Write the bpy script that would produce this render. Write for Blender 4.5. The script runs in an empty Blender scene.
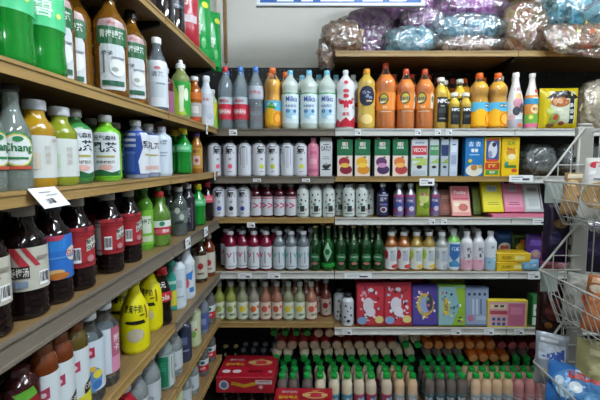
import bpy, bmesh, math, random
from mathutils import Vector, Matrix, noise

random.seed(7)
scene = bpy.context.scene
COL = scene.collection

# ------------------------------------------------------------------ camera
F = 360.0                      # focal length in pixels of the 600 x 400 frame
TH = math.atan(28.0 / F)       # the camera looks slightly down
CY = 190.0
ZC = 1.45
VPX = 317.0
cam_d = bpy.data.cameras.new('camera')
cam = bpy.data.objects.new('camera', cam_d)
COL.objects.link(cam)
cam.location = (0, 0, ZC)
cam.rotation_euler = (math.pi / 2 - TH, 0, 0)
cam_d.sensor_width = 36.0
cam_d.lens = 36.0 * F / 600.0
cam_d.shift_x = -(VPX - 300.0) / 600.0
cam_d.shift_y = (CY - 200.0) / 600.0
cam_d.clip_start = 0.02
scene.camera = cam

# ------------------------------------------------------------------ world, exposure
world = bpy.data.worlds.new('world')
scene.world = world
world.use_nodes = True
world.node_tree.nodes['Background'].inputs[0].default_value = (0.8, 0.9, 1.0, 1)
world.node_tree.nodes['Background'].inputs[1].default_value = 0.15
scene.view_settings.view_transform = 'Standard'
scene.view_settings.look = 'None'
scene.view_settings.exposure = 0.0
scene.view_settings.gamma = 1.0
scene.view_settings.use_curve_mapping = False
scene.cycles.transparent_max_bounces = 24
scene.cycles.max_bounces = 7
scene.cycles.sample_clamp_indirect = 4.0
TUBE_POWER = 135.0              # emission of the fluorescent tubes on the ceiling

# ------------------------------------------------------------------ measures of the place
YB = 1.816                     # front lip of the back shelves
YW = 2.17                      # back panel of the back shelves
XL = -0.497                    # front lip of the left shelves
XLW = -0.815                   # back panel of the left shelves
SEAMS = (-0.81, 0.0895, 0.9895, 1.8895)
ZL = [1.925, 1.616, 1.401, 1.163, 0.886, 0.650, 0.450]
BAYS_L = (0.30, 1.22, 2.13)


def hz(py, Y):
    return ZC + Y * math.tan(math.atan((CY - py) / F) - TH)


ZB = [hz(q, YB) for q in (51, 129, 176.5, 218, 272, 328)] + [.13]
ZB1 = [None] + ZB[1:5] + [hz(322.5, YB), .13]


def xat(px, Y, z):
    d = Y * math.cos(TH) - (z - ZC) * math.sin(TH)
    return (px - VPX) * d / F


def yat(px, X, z):
    d = F * X / (px - VPX)
    return (d + (z - ZC) * math.sin(TH)) / math.cos(TH)


# ------------------------------------------------------------------ colour and materials
def lin(h):
    h = h.lstrip('#')
    if len(h) == 3:
        h = ''.join(c * 2 for c in h)
    v = [int(h[i:i + 2], 16) / 255 for i in (0, 2, 4)]
    return tuple(c / 12.92 if c <= .04045 else ((c + .055) / 1.055) ** 2.4 for c in v) + (1.0,)


MATS = {}


def new_mat(name):
    m = bpy.data.materials.new(name)
    m.use_nodes = True
    return m, m.node_tree.nodes, m.node_tree.links


def mat(name, col, rough=.4, metal=0., spec=.5, bump=0., bscale=40., vary=0., sub=0.):
    if name in MATS:
        return MATS[name]
    m, N, L = new_mat(name)
    p = N['Principled BSDF']
    p.inputs['Base Color'].default_value = lin(col)
    p.inputs['Roughness'].default_value = rough
    p.inputs['Metallic'].default_value = metal
    p.inputs['Specular IOR Level'].default_value = spec
    if sub:
        p.inputs['Subsurface Weight'].default_value = sub
        p.inputs['Subsurface Radius'].default_value = (.02, .02, .02)
    t = N.new('ShaderNodeTexCoord')
    n = N.new('ShaderNodeTexNoise')
    n.inputs['Scale'].default_value = bscale
    n.inputs['Detail'].default_value = 4
    L.new(t.outputs['Object'], n.inputs['Vector'])
    if vary:
        mx = N.new('ShaderNodeMix'); mx.data_type = 'RGBA'; mx.blend_type = 'MULTIPLY'
        mx.inputs[0].default_value = 1
        mx.inputs[6].default_value = lin(col)
        r = N.new('ShaderNodeMapRange')
        r.inputs[3].default_value = 1 - vary; r.inputs[4].default_value = 1 + vary * .4
        L.new(n.outputs['Fac'], r.inputs[0])
        L.new(r.outputs[0], mx.inputs[7])
        L.new(mx.outputs[2], p.inputs['Base Color'])
    if bump:
        b = N.new('ShaderNodeBump')
        b.inputs['Strength'].default_value = bump
        b.inputs['Distance'].default_value = .01
        L.new(n.outputs['Fac'], b.inputs['Height'])
        L.new(b.outputs[0], p.inputs['Normal'])
    MATS[name] = m
    return m


def wood(name, c1, c2, rough=.45, axis=0):
    m, N, L = new_mat(name)
    p = N['Principled BSDF']
    t = N.new('ShaderNodeTexCoord'); mp = N.new('ShaderNodeMapping')
    s = [38., 38., 38.]; s[axis] = 3.
    mp.inputs['Scale'].default_value = s
    n = N.new('ShaderNodeTexNoise'); n.inputs['Scale'].default_value = 1.6; n.inputs['Detail'].default_value = 6
    r = N.new('ShaderNodeValToRGB')
    r.color_ramp.elements[0].color = lin(c1); r.color_ramp.elements[1].color = lin(c2)
    r.color_ramp.elements[0].position = .3; r.color_ramp.elements[1].position = .7
    L.new(t.outputs['Object'], mp.inputs[0]); L.new(mp.outputs[0], n.inputs['Vector'])
    L.new(n.outputs['Fac'], r.inputs[0]); L.new(r.outputs[0], p.inputs['Base Color'])
    p.inputs['Roughness'].default_value = rough
    MATS[name] = m
    return m


def printed(name, rough):
    """printed film or card: takes its flat ink colours from the mesh"""
    m, N, L = new_mat(name)
    p = N['Principled BSDF']
    a = N.new('ShaderNodeVertexColor'); a.layer_name = 'Col'
    L.new(a.outputs['Color'], p.inputs['Base Color'])
    p.inputs['Roughness'].default_value = rough
    MATS[name] = m
    return m


def pet(col, solid=.35, rough=.06, tint=None):
    """clear or tinted bottle plastic and glass: see-through, with a glossy skin"""
    key = f'clear_plastic_{col}_{solid}_{rough}'
    if key in MATS:
        return MATS[key]
    m, N, L = new_mat(key)
    p = N['Principled BSDF']
    p.inputs['Base Color'].default_value = lin(col)
    p.inputs['Roughness'].default_value = rough + .1
    tr = N.new('ShaderNodeBsdfTransparent'); tr.inputs[0].default_value = lin(tint or col)
    gl = N.new('ShaderNodeBsdfGlossy'); gl.inputs['Roughness'].default_value = rough
    gl.inputs[0].default_value = (1, 1, 1, 1)
    m1 = N.new('ShaderNodeMixShader'); m1.inputs[0].default_value = solid
    L.new(tr.outputs[0], m1.inputs[1]); L.new(p.outputs[0], m1.inputs[2])
    fr = N.new('ShaderNodeFresnel'); fr.inputs[0].default_value = 1.45
    mu = N.new('ShaderNodeMath'); mu.operation = 'MULTIPLY_ADD'
    mu.inputs[1].default_value = .9; mu.inputs[2].default_value = .02
    L.new(fr.outputs[0], mu.inputs[0])
    m2 = N.new('ShaderNodeMixShader')
    L.new(mu.outputs[0], m2.inputs[0]); L.new(m1.outputs[0], m2.inputs[1]); L.new(gl.outputs[0], m2.inputs[2])
    L.new(m2.outputs[0], N['Material Output'].inputs[0])
    MATS[key] = m
    return m


def liq(col, rough=.12, sub=0.):
    return mat(f'liquid_{col}', col, rough, 0, .5, sub=sub)


def capm(col):
    return mat(f'cap_plastic_{col}', col, .35)


FILM = printed('printed_film', .3)
CARD = printed('printed_card', .42)
FOIL = printed('printed_pouch_film', .22)
M_WOOD = wood('laminate_wood', '#6b5436', '#84693f', .42, 0)
M_WOODY = wood('laminate_wood_lengthwise', '#725a3a', '#8b6f46', .42, 1)
M_EDGE = wood('wood_edge_band', '#8c7142', '#a58752', .45, 0)
M_EDGEY = wood('wood_edge_band_lengthwise', '#8c7142', '#a58752', .45, 1)
M_CHAN = mat('price_channel_plastic', '#c4c4be', .35, vary=.12, bscale=12)
M_CHANG = mat('price_channel_worn_grey', '#736a5e', .42, vary=.2, bscale=10)
M_BLACK = mat('black_metal', '#0d0e10', .5, 0, .4)
M_PANEL = mat('black_pegboard_panel', '#101216', .55, vary=.2, bscale=8)
M_HOLE = mat('peg_hole_rim', '#8d9298', .6)  # flat pale discs drawn at the peg holes
M_WALLF = mat('unseen_wall_darkened', '#77756e', .8, vary=.06)  # unseen walls, darkened so they bounce less light onto the shelves
M_WALL = mat('painted_wall', '#d8d6cf', .8, bump=.05, bscale=60, vary=.06)
M_FLOOR = mat('floor_tile', '#4f483f', .35, vary=.15, bscale=6)
M_CEIL = mat('ceiling_paint', '#dedcd6', .85)
M_WIRE = mat('white_coated_wire', '#a6a6a1', .4)
M_POST = mat('grey_painted_post', '#98968d', .4, vary=.08, bscale=15)
M_TAG = mat('price_paper', '#e8eaea', .6)
M_CRYST = pet('#b4c0ba', .6, .15, '#e4ecea')


# ------------------------------------------------------------------ mesh building
class MB:
    def __init__(self):
        self.v = []; self.f = []; self.c = []

    def add(self, vs, fs, col=None):
        b = len(self.v)
        self.v += [tuple(x) for x in vs]
        self.f += [tuple(i + b for i in q) for q in fs]
        self.c += [col] * len(fs)

    def box(self, x0, x1, y0, y1, z0, z1, col=None, M=None):
        vs = [Vector((x, y, z)) for z in (z0, z1) for y in (y0, y1) for x in (x0, x1)]
        if M:
            vs = [M @ v for v in vs]
        self.add(vs, [(0, 2, 3, 1), (4, 5, 7, 6), (0, 1, 5, 4), (2, 6, 7, 3), (0, 4, 6, 2), (1, 3, 7, 5)], col)

    def lathe(self, prof, n=20, col=None, close=True):
        vs = []; fs = []
        for r, z in prof:
            for k in range(n):
                a = 2 * math.pi * k / n
                vs.append((r * math.sin(a), -r * math.cos(a), z))
        for i in range(len(prof) - 1):
            for k in range(n):
                a, b = i * n + k, i * n + (k + 1) % n
                fs.append((a, b, b + n, a + n))
        if close:
            fs.append(tuple(range(n - 1, -1, -1)))
            fs.append(tuple(range((len(prof) - 1) * n, len(prof) * n)))
        self.add(vs, fs, col)

    def tube(self, pts, r, n=6, col=None):
        pts = [Vector(p) for p in pts]
        vs = []; fs = []
        up = Vector((0, 0, 1))
        for i, p in enumerate(pts):
            d = (pts[min(i + 1, len(pts) - 1)] - pts[max(i - 1, 0)]).normalized()
            s = d.cross(up if abs(d.z) < .95 else Vector((1, 0, 0))).normalized()
            t = s.cross(d)
            for k in range(n):
                a = 2 * math.pi * k / n
                vs.append(p + (s * math.cos(a) + t * math.sin(a)) * r)
        for i in range(len(pts) - 1):
            for k in range(n):
                a, b = i * n + k, i * n + (k + 1) % n
                fs.append((a, b, b + n, a + n))
        fs.append(tuple(range(n - 1, -1, -1))); fs.append(tuple(range((len(pts) - 1) * n, len(pts) * n)))
        self.add(vs, fs, col)

    def mesh(self, name, material, smooth=True, angle=40):
        me = bpy.data.meshes.new(name)
        me.from_pydata(self.v, [], self.f)
        if any(c is not None for c in self.c):
            at = me.color_attributes.new('Col', 'FLOAT_COLOR', 'CORNER')
            i = 0
            for p, c in zip(me.polygons, self.c):
                q = lin(c) if c else (1, 1, 1, 1)
                for _ in range(p.loop_total):
                    at.data[i].color = q; i += 1
        bm = bmesh.new(); bm.from_mesh(me)
        bmesh.ops.recalc_face_normals(bm, faces=bm.faces)
        if smooth:
            for f in bm.faces:
                f.smooth = True
            lim = math.radians(angle)
            for e in bm.edges:
                if len(e.link_faces) == 2 and e.calc_face_angle(0) > lim:
                    e.smooth = False
        bm.to_mesh(me); bm.free()
        me.materials.append(material)
        return me


def obj(name, me, parent=None):
    o = bpy.data.objects.new(name, me)
    COL.objects.link(o)
    if parent:
        o.parent = parent
    return o


def rbox(w, d, h, bev, col=None, x=0, y=0, z=0):
    """a box with bevelled edges as (verts, faces)"""
    bm = bmesh.new()
    bmesh.ops.create_cube(bm, size=1)
    for v in bm.verts:
        v.co = Vector((v.co.x * w + x, v.co.y * d + y, (v.co.z + .5) * h + z))
    bmesh.ops.bevel(bm, geom=list(bm.edges), offset=bev, segments=1, affect='EDGES')
    bm.verts.index_update()
    vs = [v.co.copy() for v in bm.verts]; fs = [[v.index for v in f.verts] for f in bm.faces]
    bm.free()
    return vs, fs


# ------------------------------------------------------------------ lettering and flat print
TXT = {}


def text2d(s, bold=.012):
    if (s, bold) in TXT:
        return TXT[(s, bold)]
    c = bpy.data.curves.new('lettering', 'FONT')
    c.body = s; c.resolution_u = 2; c.offset = bold
    o = bpy.data.objects.new('lettering', c)
    COL.objects.link(o)
    dg = bpy.context.evaluated_depsgraph_get()
    m = bpy.data.meshes.new_from_object(o.evaluated_get(dg))
    vs = [(v.co.x, v.co.y) for v in m.vertices]
    fs = [tuple(p.vertices) for p in m.polygons]
    bpy.data.objects.remove(o); bpy.data.curves.remove(c); bpy.data.meshes.remove(m)
    x0 = min(v[0] for v in vs); x1 = max(v[0] for v in vs)
    y0 = min(v[1] for v in vs); y1 = max(v[1] for v in vs)
    h = y1 - y0
    vs = [((v[0] - (x0 + x1) / 2) / h, (v[1] - (y0 + y1) / 2) / h) for v in vs]
    TXT[(s, bold)] = (vs, fs)
    return vs, fs


# each print item is (kind, args...); u runs along the surface from its front, v is the height
def R(u, v, w, h, c): return ('p', [(u - w / 2, v - h / 2), (u + w / 2, v - h / 2), (u + w / 2, v + h / 2), (u - w / 2, v + h / 2)], c)


def E(u, v, w, h, c, n=18): return ('p', [(u + w / 2 * math.cos(6.2832 * k / n), v + h / 2 * math.sin(6.2832 * k / n)) for k in range(n)], c)


def P(pts, c): return ('p', pts, c)


def T(u, v, h, s, c, rot=0, bold=.02, wmax=None): return ('t', u, v, h, s, c, rot, bold, wmax)


def V(u, v, w, h, t, c, ang=0):
    """a chevron, pointing down, turned by ang"""
    q = [(-w / 2, h / 2), (-w / 2 + t, h / 2), (0, -h / 2 + t * 1.2), (w / 2 - t, h / 2), (w / 2, h / 2), (0, -h / 2 - t * .2)]
    ca, sa = math.cos(math.radians(ang)), math.sin(math.radians(ang))
    return ('p', [(u + a * ca - b * sa, v + a * sa + b * ca) for a, b in q], c)


def code(u, v, w, h):
    """a bar code patch: white ground and dark bars"""
    out = [R(u, v, w, h, '#f2f2f2')]
    n = 7
    for k in range(n):
        out.append(R(u - w * .42 + w * .84 * k / (n - 1), v + h * .06, w * .05 * (1 + (k * 7 % 3) * .5), h * .72, '#15151a'))
    return out


def flat(items):
    out = []
    for i in items:
        if isinstance(i, list):
            out += flat(i)
        else:
            out.append(i)
    return out


def print_mesh(name, items, mapf, du, dv, material, lift=.0005):
    """flat print bent onto a surface; mapf(u, v, off) gives the 3-D point"""
    mb = MB()
    for k, it in enumerate(flat(items)):
        off = lift * (1 + .3 * k)
        bm = bmesh.new()
        if it[0] == 'p':
            col = it[2]
            f = bm.faces.new([bm.verts.new((a, b, 0)) for a, b in it[1]])
            bmesh.ops.triangulate(bm, faces=[f])
        else:
            _, u, v, h, s, col, rot, bold, wmax = it
            vs, fs = text2d(s, bold)
            w = (max(a for a, b in vs) - min(a for a, b in vs)) * h
            sx = min(1, wmax / w) if wmax else 1
            ca, sa = math.cos(math.radians(rot)), math.sin(math.radians(rot))
            bv = [bm.verts.new((u + a * h * sx * ca - b * h * sa, v + a * h * sx * sa + b * h * ca, 0)) for a, b in vs]
            for q in fs:
                try:
                    bm.faces.new([bv[i] for i in q])
                except ValueError:
                    pass
        if du:
            us = [x.co.x for x in bm.verts]
            a = math.floor(min(us) / du) * du + du
            while a < max(us):
                bmesh.ops.bisect_plane(bm, geom=bm.verts[:] + bm.edges[:] + bm.faces[:], plane_co=(a, 0, 0), plane_no=(1, 0, 0), dist=1e-6)
                a += du
        if dv:
            us = [x.co.y for x in bm.verts]
            a = math.floor(min(us) / dv) * dv + dv
            while a < max(us):
                bmesh.ops.bisect_plane(bm, geom=bm.verts[:] + bm.edges[:] + bm.faces[:], plane_co=(0, a, 0), plane_no=(0, 1, 0), dist=1e-6)
                a += dv
        bm.verts.index_update()
        mb.add([mapf(x.co.x, x.co.y, off) for x in bm.verts], [[x.index for x in f.verts] for f in bm.faces], col)
        bm.free()
    me = bpy.data.meshes.new(name)
    me.from_pydata(mb.v, [], mb.f)
    at = me.color_attributes.new('Col', 'FLOAT_COLOR', 'CORNER')
    i = 0
    for p, c in zip(me.polygons, mb.c):
        q = lin(c)
        for _ in range(p.loop_total):
            at.data[i].color = q; i += 1
    me.materials.append(material)
    return me


# ------------------------------------------------------------------ product prototypes
class Kind:
    """a product kind: parts are (name, mesh, [sub-parts])"""
    def __init__(self, name, cat, desc, parts, r, h):
        self.name, self.cat, self.desc, self.parts, self.r, self.h = name, cat, desc, parts, r, h


def profile(h, r, s0=.62, s1=.9, nr=.013, waist=None, ribs=None, top=None, foot=.9, bulge=0., n=26, pw=1.0):
    """bottle radius as a function of height"""
    top = top or h

    def rf(z):
        t = z / h
        if t < s0:
            q = r
        elif t < s1:
            k = (t - s0) / (s1 - s0)
            k = k ** pw
            q = nr + (r - nr) * (.5 + .5 * math.cos(math.pi * k))
        else:
            q = nr
        if t < .05:
            q *= foot + (1 - foot) * math.sqrt(max(0, 1 - (1 - t / .05) ** 2))
        if waist:
            zc, ww, dep = waist
            q *= 1 - dep * math.exp(-((t - zc) / ww) ** 2)
        if bulge:
            q *= 1 + bulge * math.sin(math.pi * min(1, t / s0))
        if ribs:
            z0, z1, k, dep = ribs
            if z0 < t < z1:
                q *= 1 - dep * (.5 - .5 * math.cos(2 * math.pi * k * (t - z0) / (z1 - z0)))
        return q
    return rf


def lathe_from(rf, z0, z1, n, seg=20, shrink=0., col=None):
    mb = MB()
    pr = [(max(.0015, rf(z0 + (z1 - z0) * i / n) - shrink), z0 + (z1 - z0) * i / n) for i in range(n + 1)]
    mb.lathe(pr, seg, col)
    return mb


def bottle(name, cat, desc, h, r, body, cap='#ddd', capr=None, caph=None, shape=None, label=(), lett=(), liquid=None,
           fill=.8, ring=None, seg=20, n=26, sport=False, neckr=None):
    shape = dict(shape or {})
    capr = capr or .0145
    caph = caph or .018
    nr = neckr or capr * .86
    rf = profile(h, r, nr=nr, **shape)
    if isinstance(body, str):
        body = liq(body)
    parts = []
    zt = h - caph * .55
    ribbed = bool(shape.get('ribs'))
    bm_ = lathe_from(rf, 0, zt, n + (22 if ribbed else 0), seg)
    parts.append(('body', bm_.mesh(name + '_body', body), []))
    if liquid:
        lm = liquid if not isinstance(liquid, str) else liq(liquid)
        parts.append(('liquid', lathe_from(rf, .003, h * fill, n, seg, .0016).mesh(name + '_liquid', lm), []))
    cm = MB()
    z0 = h - caph
    if sport:
        cm.lathe([(capr, z0), (capr, z0 + caph * .45), (capr * .75, z0 + caph * .55), (capr * .45, z0 + caph * .6), (capr * .45, z0 + caph * .95), (capr * .38, h)], 16)
    else:
        cm.lathe([(capr * .98, z0), (capr, z0 + .0015), (capr, h - .0025), (capr * .9, h)], 16)
    subs = []
    if ring:
        rg = MB(); rg.lathe([(capr * 1.12, z0 - .006), (capr * 1.12, z0 - .002)], 16)
        subs.append(('neck_ring', rg.mesh(name + '_ring', capm(ring))))
    parts.append(('cap', cm.mesh(name + '_cap', capm(cap)), subs))
    if label:
        lb = MB()
        pat = []
        for it in label:
            if it[0] == 'band':
                _, z0, z1, c = it
                k = max(2, int((z1 - z0) / .008))
                lb.lathe([(rf(z0 + (z1 - z0) * i / k) + .0007, z0 + (z1 - z0) * i / k) for i in range(k + 1)], seg, c, close=False)
            else:
                pat.append(it)
        lm = []

        def mp(u, v, off):
            q = rf(max(0, min(h, v)))
            a = u / r
            return ((q + .0007 + off) * math.sin(a), -(q + .0007 + off) * math.cos(a), v)
        items = list(lett)
        subs = []
        if lb.v:
            me = lb.mesh(name + '_label', FILM)
            if pat or items:
                subs.append(('print', print_mesh(name + '_print', pat + items, mp, r * .21, .01, FILM)))
            parts.append(('label', me, subs))
        else:
            me = print_mesh(name + '_label', pat, mp, r * .21, .01, FILM)
            if items:
                subs.append(('print', print_mesh(name + '_print', items, lambda u, v, o: mp(u, v, o + .0012), r * .21, .01, FILM)))
            parts.append(('label', me, subs))
    return Kind(name, cat, desc, parts, r, h)


def band(z0, z1, c): return ('band', z0, z1, c)


def carton(name, cat, desc, w, d, h, col, front=(), top='flat', capc=None, side=None, mat_=None, bev=.002):
    """a box whose front carries flat print"""
    parts = []
    mb = MB()
    if top == 'gable':
        hb = h * .88
        vs, fs = rbox(w, d, hb, bev)
        mb.add(vs, fs, col)
        e = .002
        mb.add([(-w / 2 + e, -d / 2 + e, hb), (w / 2 - e, -d / 2 + e, hb), (w / 2 - e, d / 2 - e, hb), (-w / 2 + e, d / 2 - e, hb),
                (-w / 2 + e, -.003, h * .96), (w / 2 - e, -.003, h * .96), (w / 2 - e, .003, h * .96), (-w / 2 + e, .003, h * .96),
                (-w / 2 + e, -.003, h), (w / 2 - e, -.003, h), (w / 2 - e, .003, h), (-w / 2 + e, .003, h)],
               [(0, 1, 5, 4), (2, 3, 7, 6), (0, 4, 7, 3), (1, 2, 6, 5), (4, 5, 9, 8), (6, 7, 11, 10), (5, 6, 10, 9), (7, 4, 8, 11), (8, 9, 10, 11)], col)
    else:
        vs, fs = rbox(w, d, h, bev)
        mb.add(vs, fs, col)
    parts.append(('box_body', mb.mesh(name + '_body', mat_ or CARD, smooth=False), []))
    if capc:
        cm = MB(); cm.lathe([(.011, h), (.0115, h + .002), (.0115, h + .009), (.010, h + .011)], 14)
        vsx = [(x - w * .22, y, z - .001) for x, y, z in cm.v]; cm.v = vsx
        parts.append(('cap', cm.mesh(name + '_cap', capm(capc)), []))
    if front:
        parts.append(('front_print', print_mesh(name + '_front', list(front), lambda u, v, o: (u, -d / 2 - o, v), 0, 0, mat_ or CARD), []))
    k = Kind(name, cat, desc, parts, max(w, d) / 2, h)
    k.w, k.d = w, d
    return k


def pouch(name, cat, desc, w, d, h, col, front=(), seed=0, crumple=.006, material=None, seal=True, nx=14, nz=16):
    """a pillow bag standing up: bulging front and back with crimped ends, print follows the front"""
    material = material or FOIL

    def thick(u, v):
        a = max(0, 1 - abs(2 * u / w) ** 2.6); b = max(0, 1 - abs(2 * v / h - 1) ** 3.2)
        return d / 2 * (a * b) ** .55 + .0012

    def nz_(u, v, s):
        return crumple * (noise.noise(Vector((u * 22 + seed, v * 22, s * 3.3 + seed))) + .5 * noise.noise(Vector((u * 60, v * 60 + seed, s))))

    def fr(u, v, off, s=-1):
        k = min(1, thick(u, v) / (d / 2) * 1.6)
        return (u, s * (thick(u, v) + nz_(u, v, s) * k + off), v)
    mb = MB()
    for s in (-1, 1):
        vs = []; fs = []
        for j in range(nz + 1):
            for i in range(nx + 1):
                u = w * (i / nx - .5); v = h * j / nz
                q = (1 - .05 * math.sin(math.pi * j / nz))
                vs.append(fr(u, v, 0, s))
        for j in range(nz):
            for i in range(nx):
                a = j * (nx + 1) + i
                fs.append((a, a + 1, a + nx + 2, a + nx + 1))
        mb.add(vs, fs, col)
    me = mb.mesh(name + '_body', material, True, 70)
    parts = [('pouch_body', me, [])]
    if front:
        parts.append(('front_print', print_mesh(name + '_front', list(front), lambda u, v, o: fr(max(-w / 2, min(w / 2, u)), max(0, min(h, v)), o + .0008), w / nx, h / nz, material), []))
    k = Kind(name, cat, desc, parts, d / 2, h)
    k.w, k.d = w, d
    return k


# ------------------------------------------------------------------ placing and labelling
THINGS = []


def place(kind, loc, rot=0., shelf='', row=0, group=None, tilt=None, desc=None, seq=None, scale=None):
    e = bpy.data.objects.new(kind.name, None)
    COL.objects.link(e)
    e.empty_display_size = .02
    e.location = loc
    e.rotation_euler = (tilt or 0, 0, rot)
    if tilt is not None and isinstance(tilt, tuple):
        e.rotation_euler = tilt
    if scale:
        e.scale = scale
    for pn, me, subs in kind.parts:
        o = bpy.data.objects.new(pn, me); COL.objects.link(o); o.parent = e
        for sn, sm in subs:
            s = bpy.data.objects.new(sn, sm); COL.objects.link(s); s.parent = o
    e['category'] = kind.cat
    if group:
        e['group'] = group
    x, y, z = loc
    d = y * math.cos(TH) - (z - ZC) * math.sin(TH)
    THINGS.append(dict(o=e, desc=desc or kind.desc, shelf=shelf, row=row, px=VPX + F * x / max(d, .05), kind=kind, s=(scale or (1,))[0]))
    return e


ORD = ['', 'second', 'third', 'fourth', 'fifth', 'sixth', 'seventh', 'eighth', 'ninth', 'tenth', 'eleventh', 'twelfth', 'thirteenth',
       'fourteenth', 'fifteenth', 'sixteenth', 'seventeenth', 'eighteenth', 'nineteenth', 'twentieth', 'twenty-first', 'twenty-second',
       'twenty-third', 'twenty-fourth', 'twenty-fifth', 'twenty-sixth', 'twenty-seventh', 'twenty-eighth', 'twenty-ninth', 'thirtieth']
ROWN = ['front row', 'second row', 'third row', 'fourth row', 'fifth row']


def settle():
    """nudge standing bottles that touch on a shelf until they clear one another"""
    by = {}
    for t in THINGS:
        k = t.get('kind')
        if k and t['shelf'] in SB[:6] + SL[:4] + SL[5:] and t['o'].rotation_euler[0] == 0:
            t['fixed'] = hasattr(k, 'w')
            t['rr'] = (max(k.w, k.d) / 2 if t['fixed'] else k.r) * t['s']
            by.setdefault(t['shelf'], []).append(t)
    for sh, ts in by.items():
        lf = sh in SL
        P_ = [[t['o'].location.x, t['o'].location.y] for t in ts]
        for it_ in range(80):
            moved = False
            for i in range(len(ts)):
                for j in range(i + 1, len(ts)):
                    a, b = ts[i], ts[j]
                    if a['fixed'] or b['fixed']:
                        continue
                    dx, dy = P_[j][0] - P_[i][0], P_[j][1] - P_[i][1]
                    need = a['rr'] + b['rr'] + .0012
                    d = math.hypot(dx, dy)
                    if d >= need:
                        continue
                    moved = True
                    if d < 1e-5:
                        dx, dy, d = .001, .0, .001
                    g = (need - d) / d
                    ra, rb = a['row'], b['row']
                    wa, wb = (.15, .85) if rb > ra else (.85, .15) if ra > rb else (.5, .5)
                    P_[i][0] -= dx * g * wa; P_[i][1] -= dy * g * wa
                    P_[j][0] += dx * g * wb; P_[j][1] += dy * g * wb
            for t, p in zip(ts, P_):
                if t['fixed']:
                    continue
                if lf:
                    p[0] = max(XLW + .004 + t['rr'], min(XL - .005 - t['rr'], p[0]))
                    p[1] = min(p[1], YB - .016 - t['rr'] * .9)
                else:
                    p[1] = max(YB + .005 + t['rr'], min(YW - .008 - t['rr'], p[1]))
            if not moved:
                break
        for t, p in zip(ts, P_):
            if not t['fixed']:
                t['o'].location.x, t['o'].location.y = p
                x, y, z = t['o'].location
                t['px'] = VPX + F * x / max(y * math.cos(TH) - (z - ZC) * math.sin(TH), .05)


def write_labels():
    by = {}
    for t in THINGS:
        by.setdefault((t['desc'], t['shelf']), []).append(t)
    for (desc, shelf), ts in by.items():
        rows = {}
        for t in ts:
            rows.setdefault(t['row'], []).append(t)
        for row, rs in rows.items():
            rs.sort(key=lambda t: t['px'])
            for i, t in enumerate(rs):
                s = desc
                if len(rs) > 1:
                    s += ', ' + ('leftmost' if i == 0 else 'rightmost' if i == len(rs) - 1 else f'{ORD[i]} from left')
                if len(rows) > 1:
                    s += ', ' + (ROWN[row] if isinstance(row, int) else row)
                if shelf:
                    s += ', ' + shelf
                t['o']['label'] = s
                if len(ts) > 1 and 'group' not in t['o']:
                    t['o']['group'] = f'{desc} on the {shelf}' if shelf else desc


SB = ['topmost back shelf', 'second back shelf', 'third back shelf', 'fourth back shelf', 'fifth back shelf', 'sixth back shelf', 'bottom back deck']
SL = ['topmost left shelf', 'second left shelf', 'third left shelf', 'fourth left shelf', 'fifth left shelf', 'sixth left shelf', 'lowest left shelf']


def back(kind, s, px, row=0, dy=0., rot=None, gap=.014, pitch=None, jit=.004, desc=None):
    """stand a product on back shelf s at pixel column px, row rows deep"""
    r = getattr(kind, 'd', kind.r * 2) / 2
    Y = YB + gap + r + dy + row * (pitch or (2 * r + .006))
    X0 = xat(px, YB + gap + r, ZB[s] + kind.h * .4)
    z = (ZB1 if X0 < SEAMS[1] - .02 else ZB)[s] + .0008
    X = xat(px, YB + gap + r + dy, z + kind.h * .4)
    X += random.uniform(-jit, jit) * (1 if row else .3)
    a = math.radians(rot) if rot is not None else math.radians(random.uniform(-12, 12)) + (math.atan2(-X, Y) * .5)
    room = (ZB[s - 1] - .036 - z if s else 9) * .985
    sc = min(1, room / (kind.h + (.011 if any(q[0] == 'cap' for q in kind.parts) and hasattr(kind, 'w') else 0)))
    return place(kind, (X, Y, z), a, SB[s], row, desc=desc, scale=(sc,) * 3)


def left(kind, s, px, row=0, dx=0., rot=0., gap=.012, zfrac=.4, desc=None):
    """stand a product on left shelf s so that its axis shows at pixel column px"""
    r = getattr(kind, 'd', kind.r * 2) / 2
    X = XL - gap - r - dx - row * (2 * r + .008)
    z = ZL[s] + .0008
    Y = yat(px, X, z + kind.h * zfrac)
    a = math.atan2(-X, Y) + math.radians(rot)
    room = (ZL[s - 1] - (.044 if s == 4 else .028) - z if s else 9) * .985
    return place(kind, (X, Y, z), a, SL[s], row, desc=desc, scale=(min(1, room / kind.h),) * 3)


# ================================================================== the room
def struct(name, mb, material, parent=None, smooth=False):
    o = obj(name, mb.mesh(name, material, smooth), parent)
    if parent is None:
        o['kind'] = 'structure'
    return o


RX0, RX1, RY0, RY1, RZ = -0.86, 2.7, -2.4, 2.21, 2.9
for nm, b, m in (
        ('floor', (RX0 - .1, RX1 + .1, RY0 - .1, RY1 + .1, -.05, 0), M_FLOOR),
        ('ceiling', (RX0 - .1, RX1 + .1, RY0 - .1, RY1 + .1, RZ, RZ + .05), M_CEIL),
        ('wall_left', (RX0 - .08, RX0, RY0 - .1, RY1 + .1, 0, RZ), M_WALL),
        ('wall_right', (RX1, RX1 + .08, RY0 - .1, RY1 + .1, 0, RZ), M_WALLF),
        ('wall_back', (RX0, RX1, RY1, RY1 + .08, 0, RZ), M_WALL),
        ('wall_front', (RX0, RX1, RY0 - .08, RY0, 0, RZ), M_WALLF)):
    mb = MB(); mb.box(*b); struct(nm, mb, m)
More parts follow.
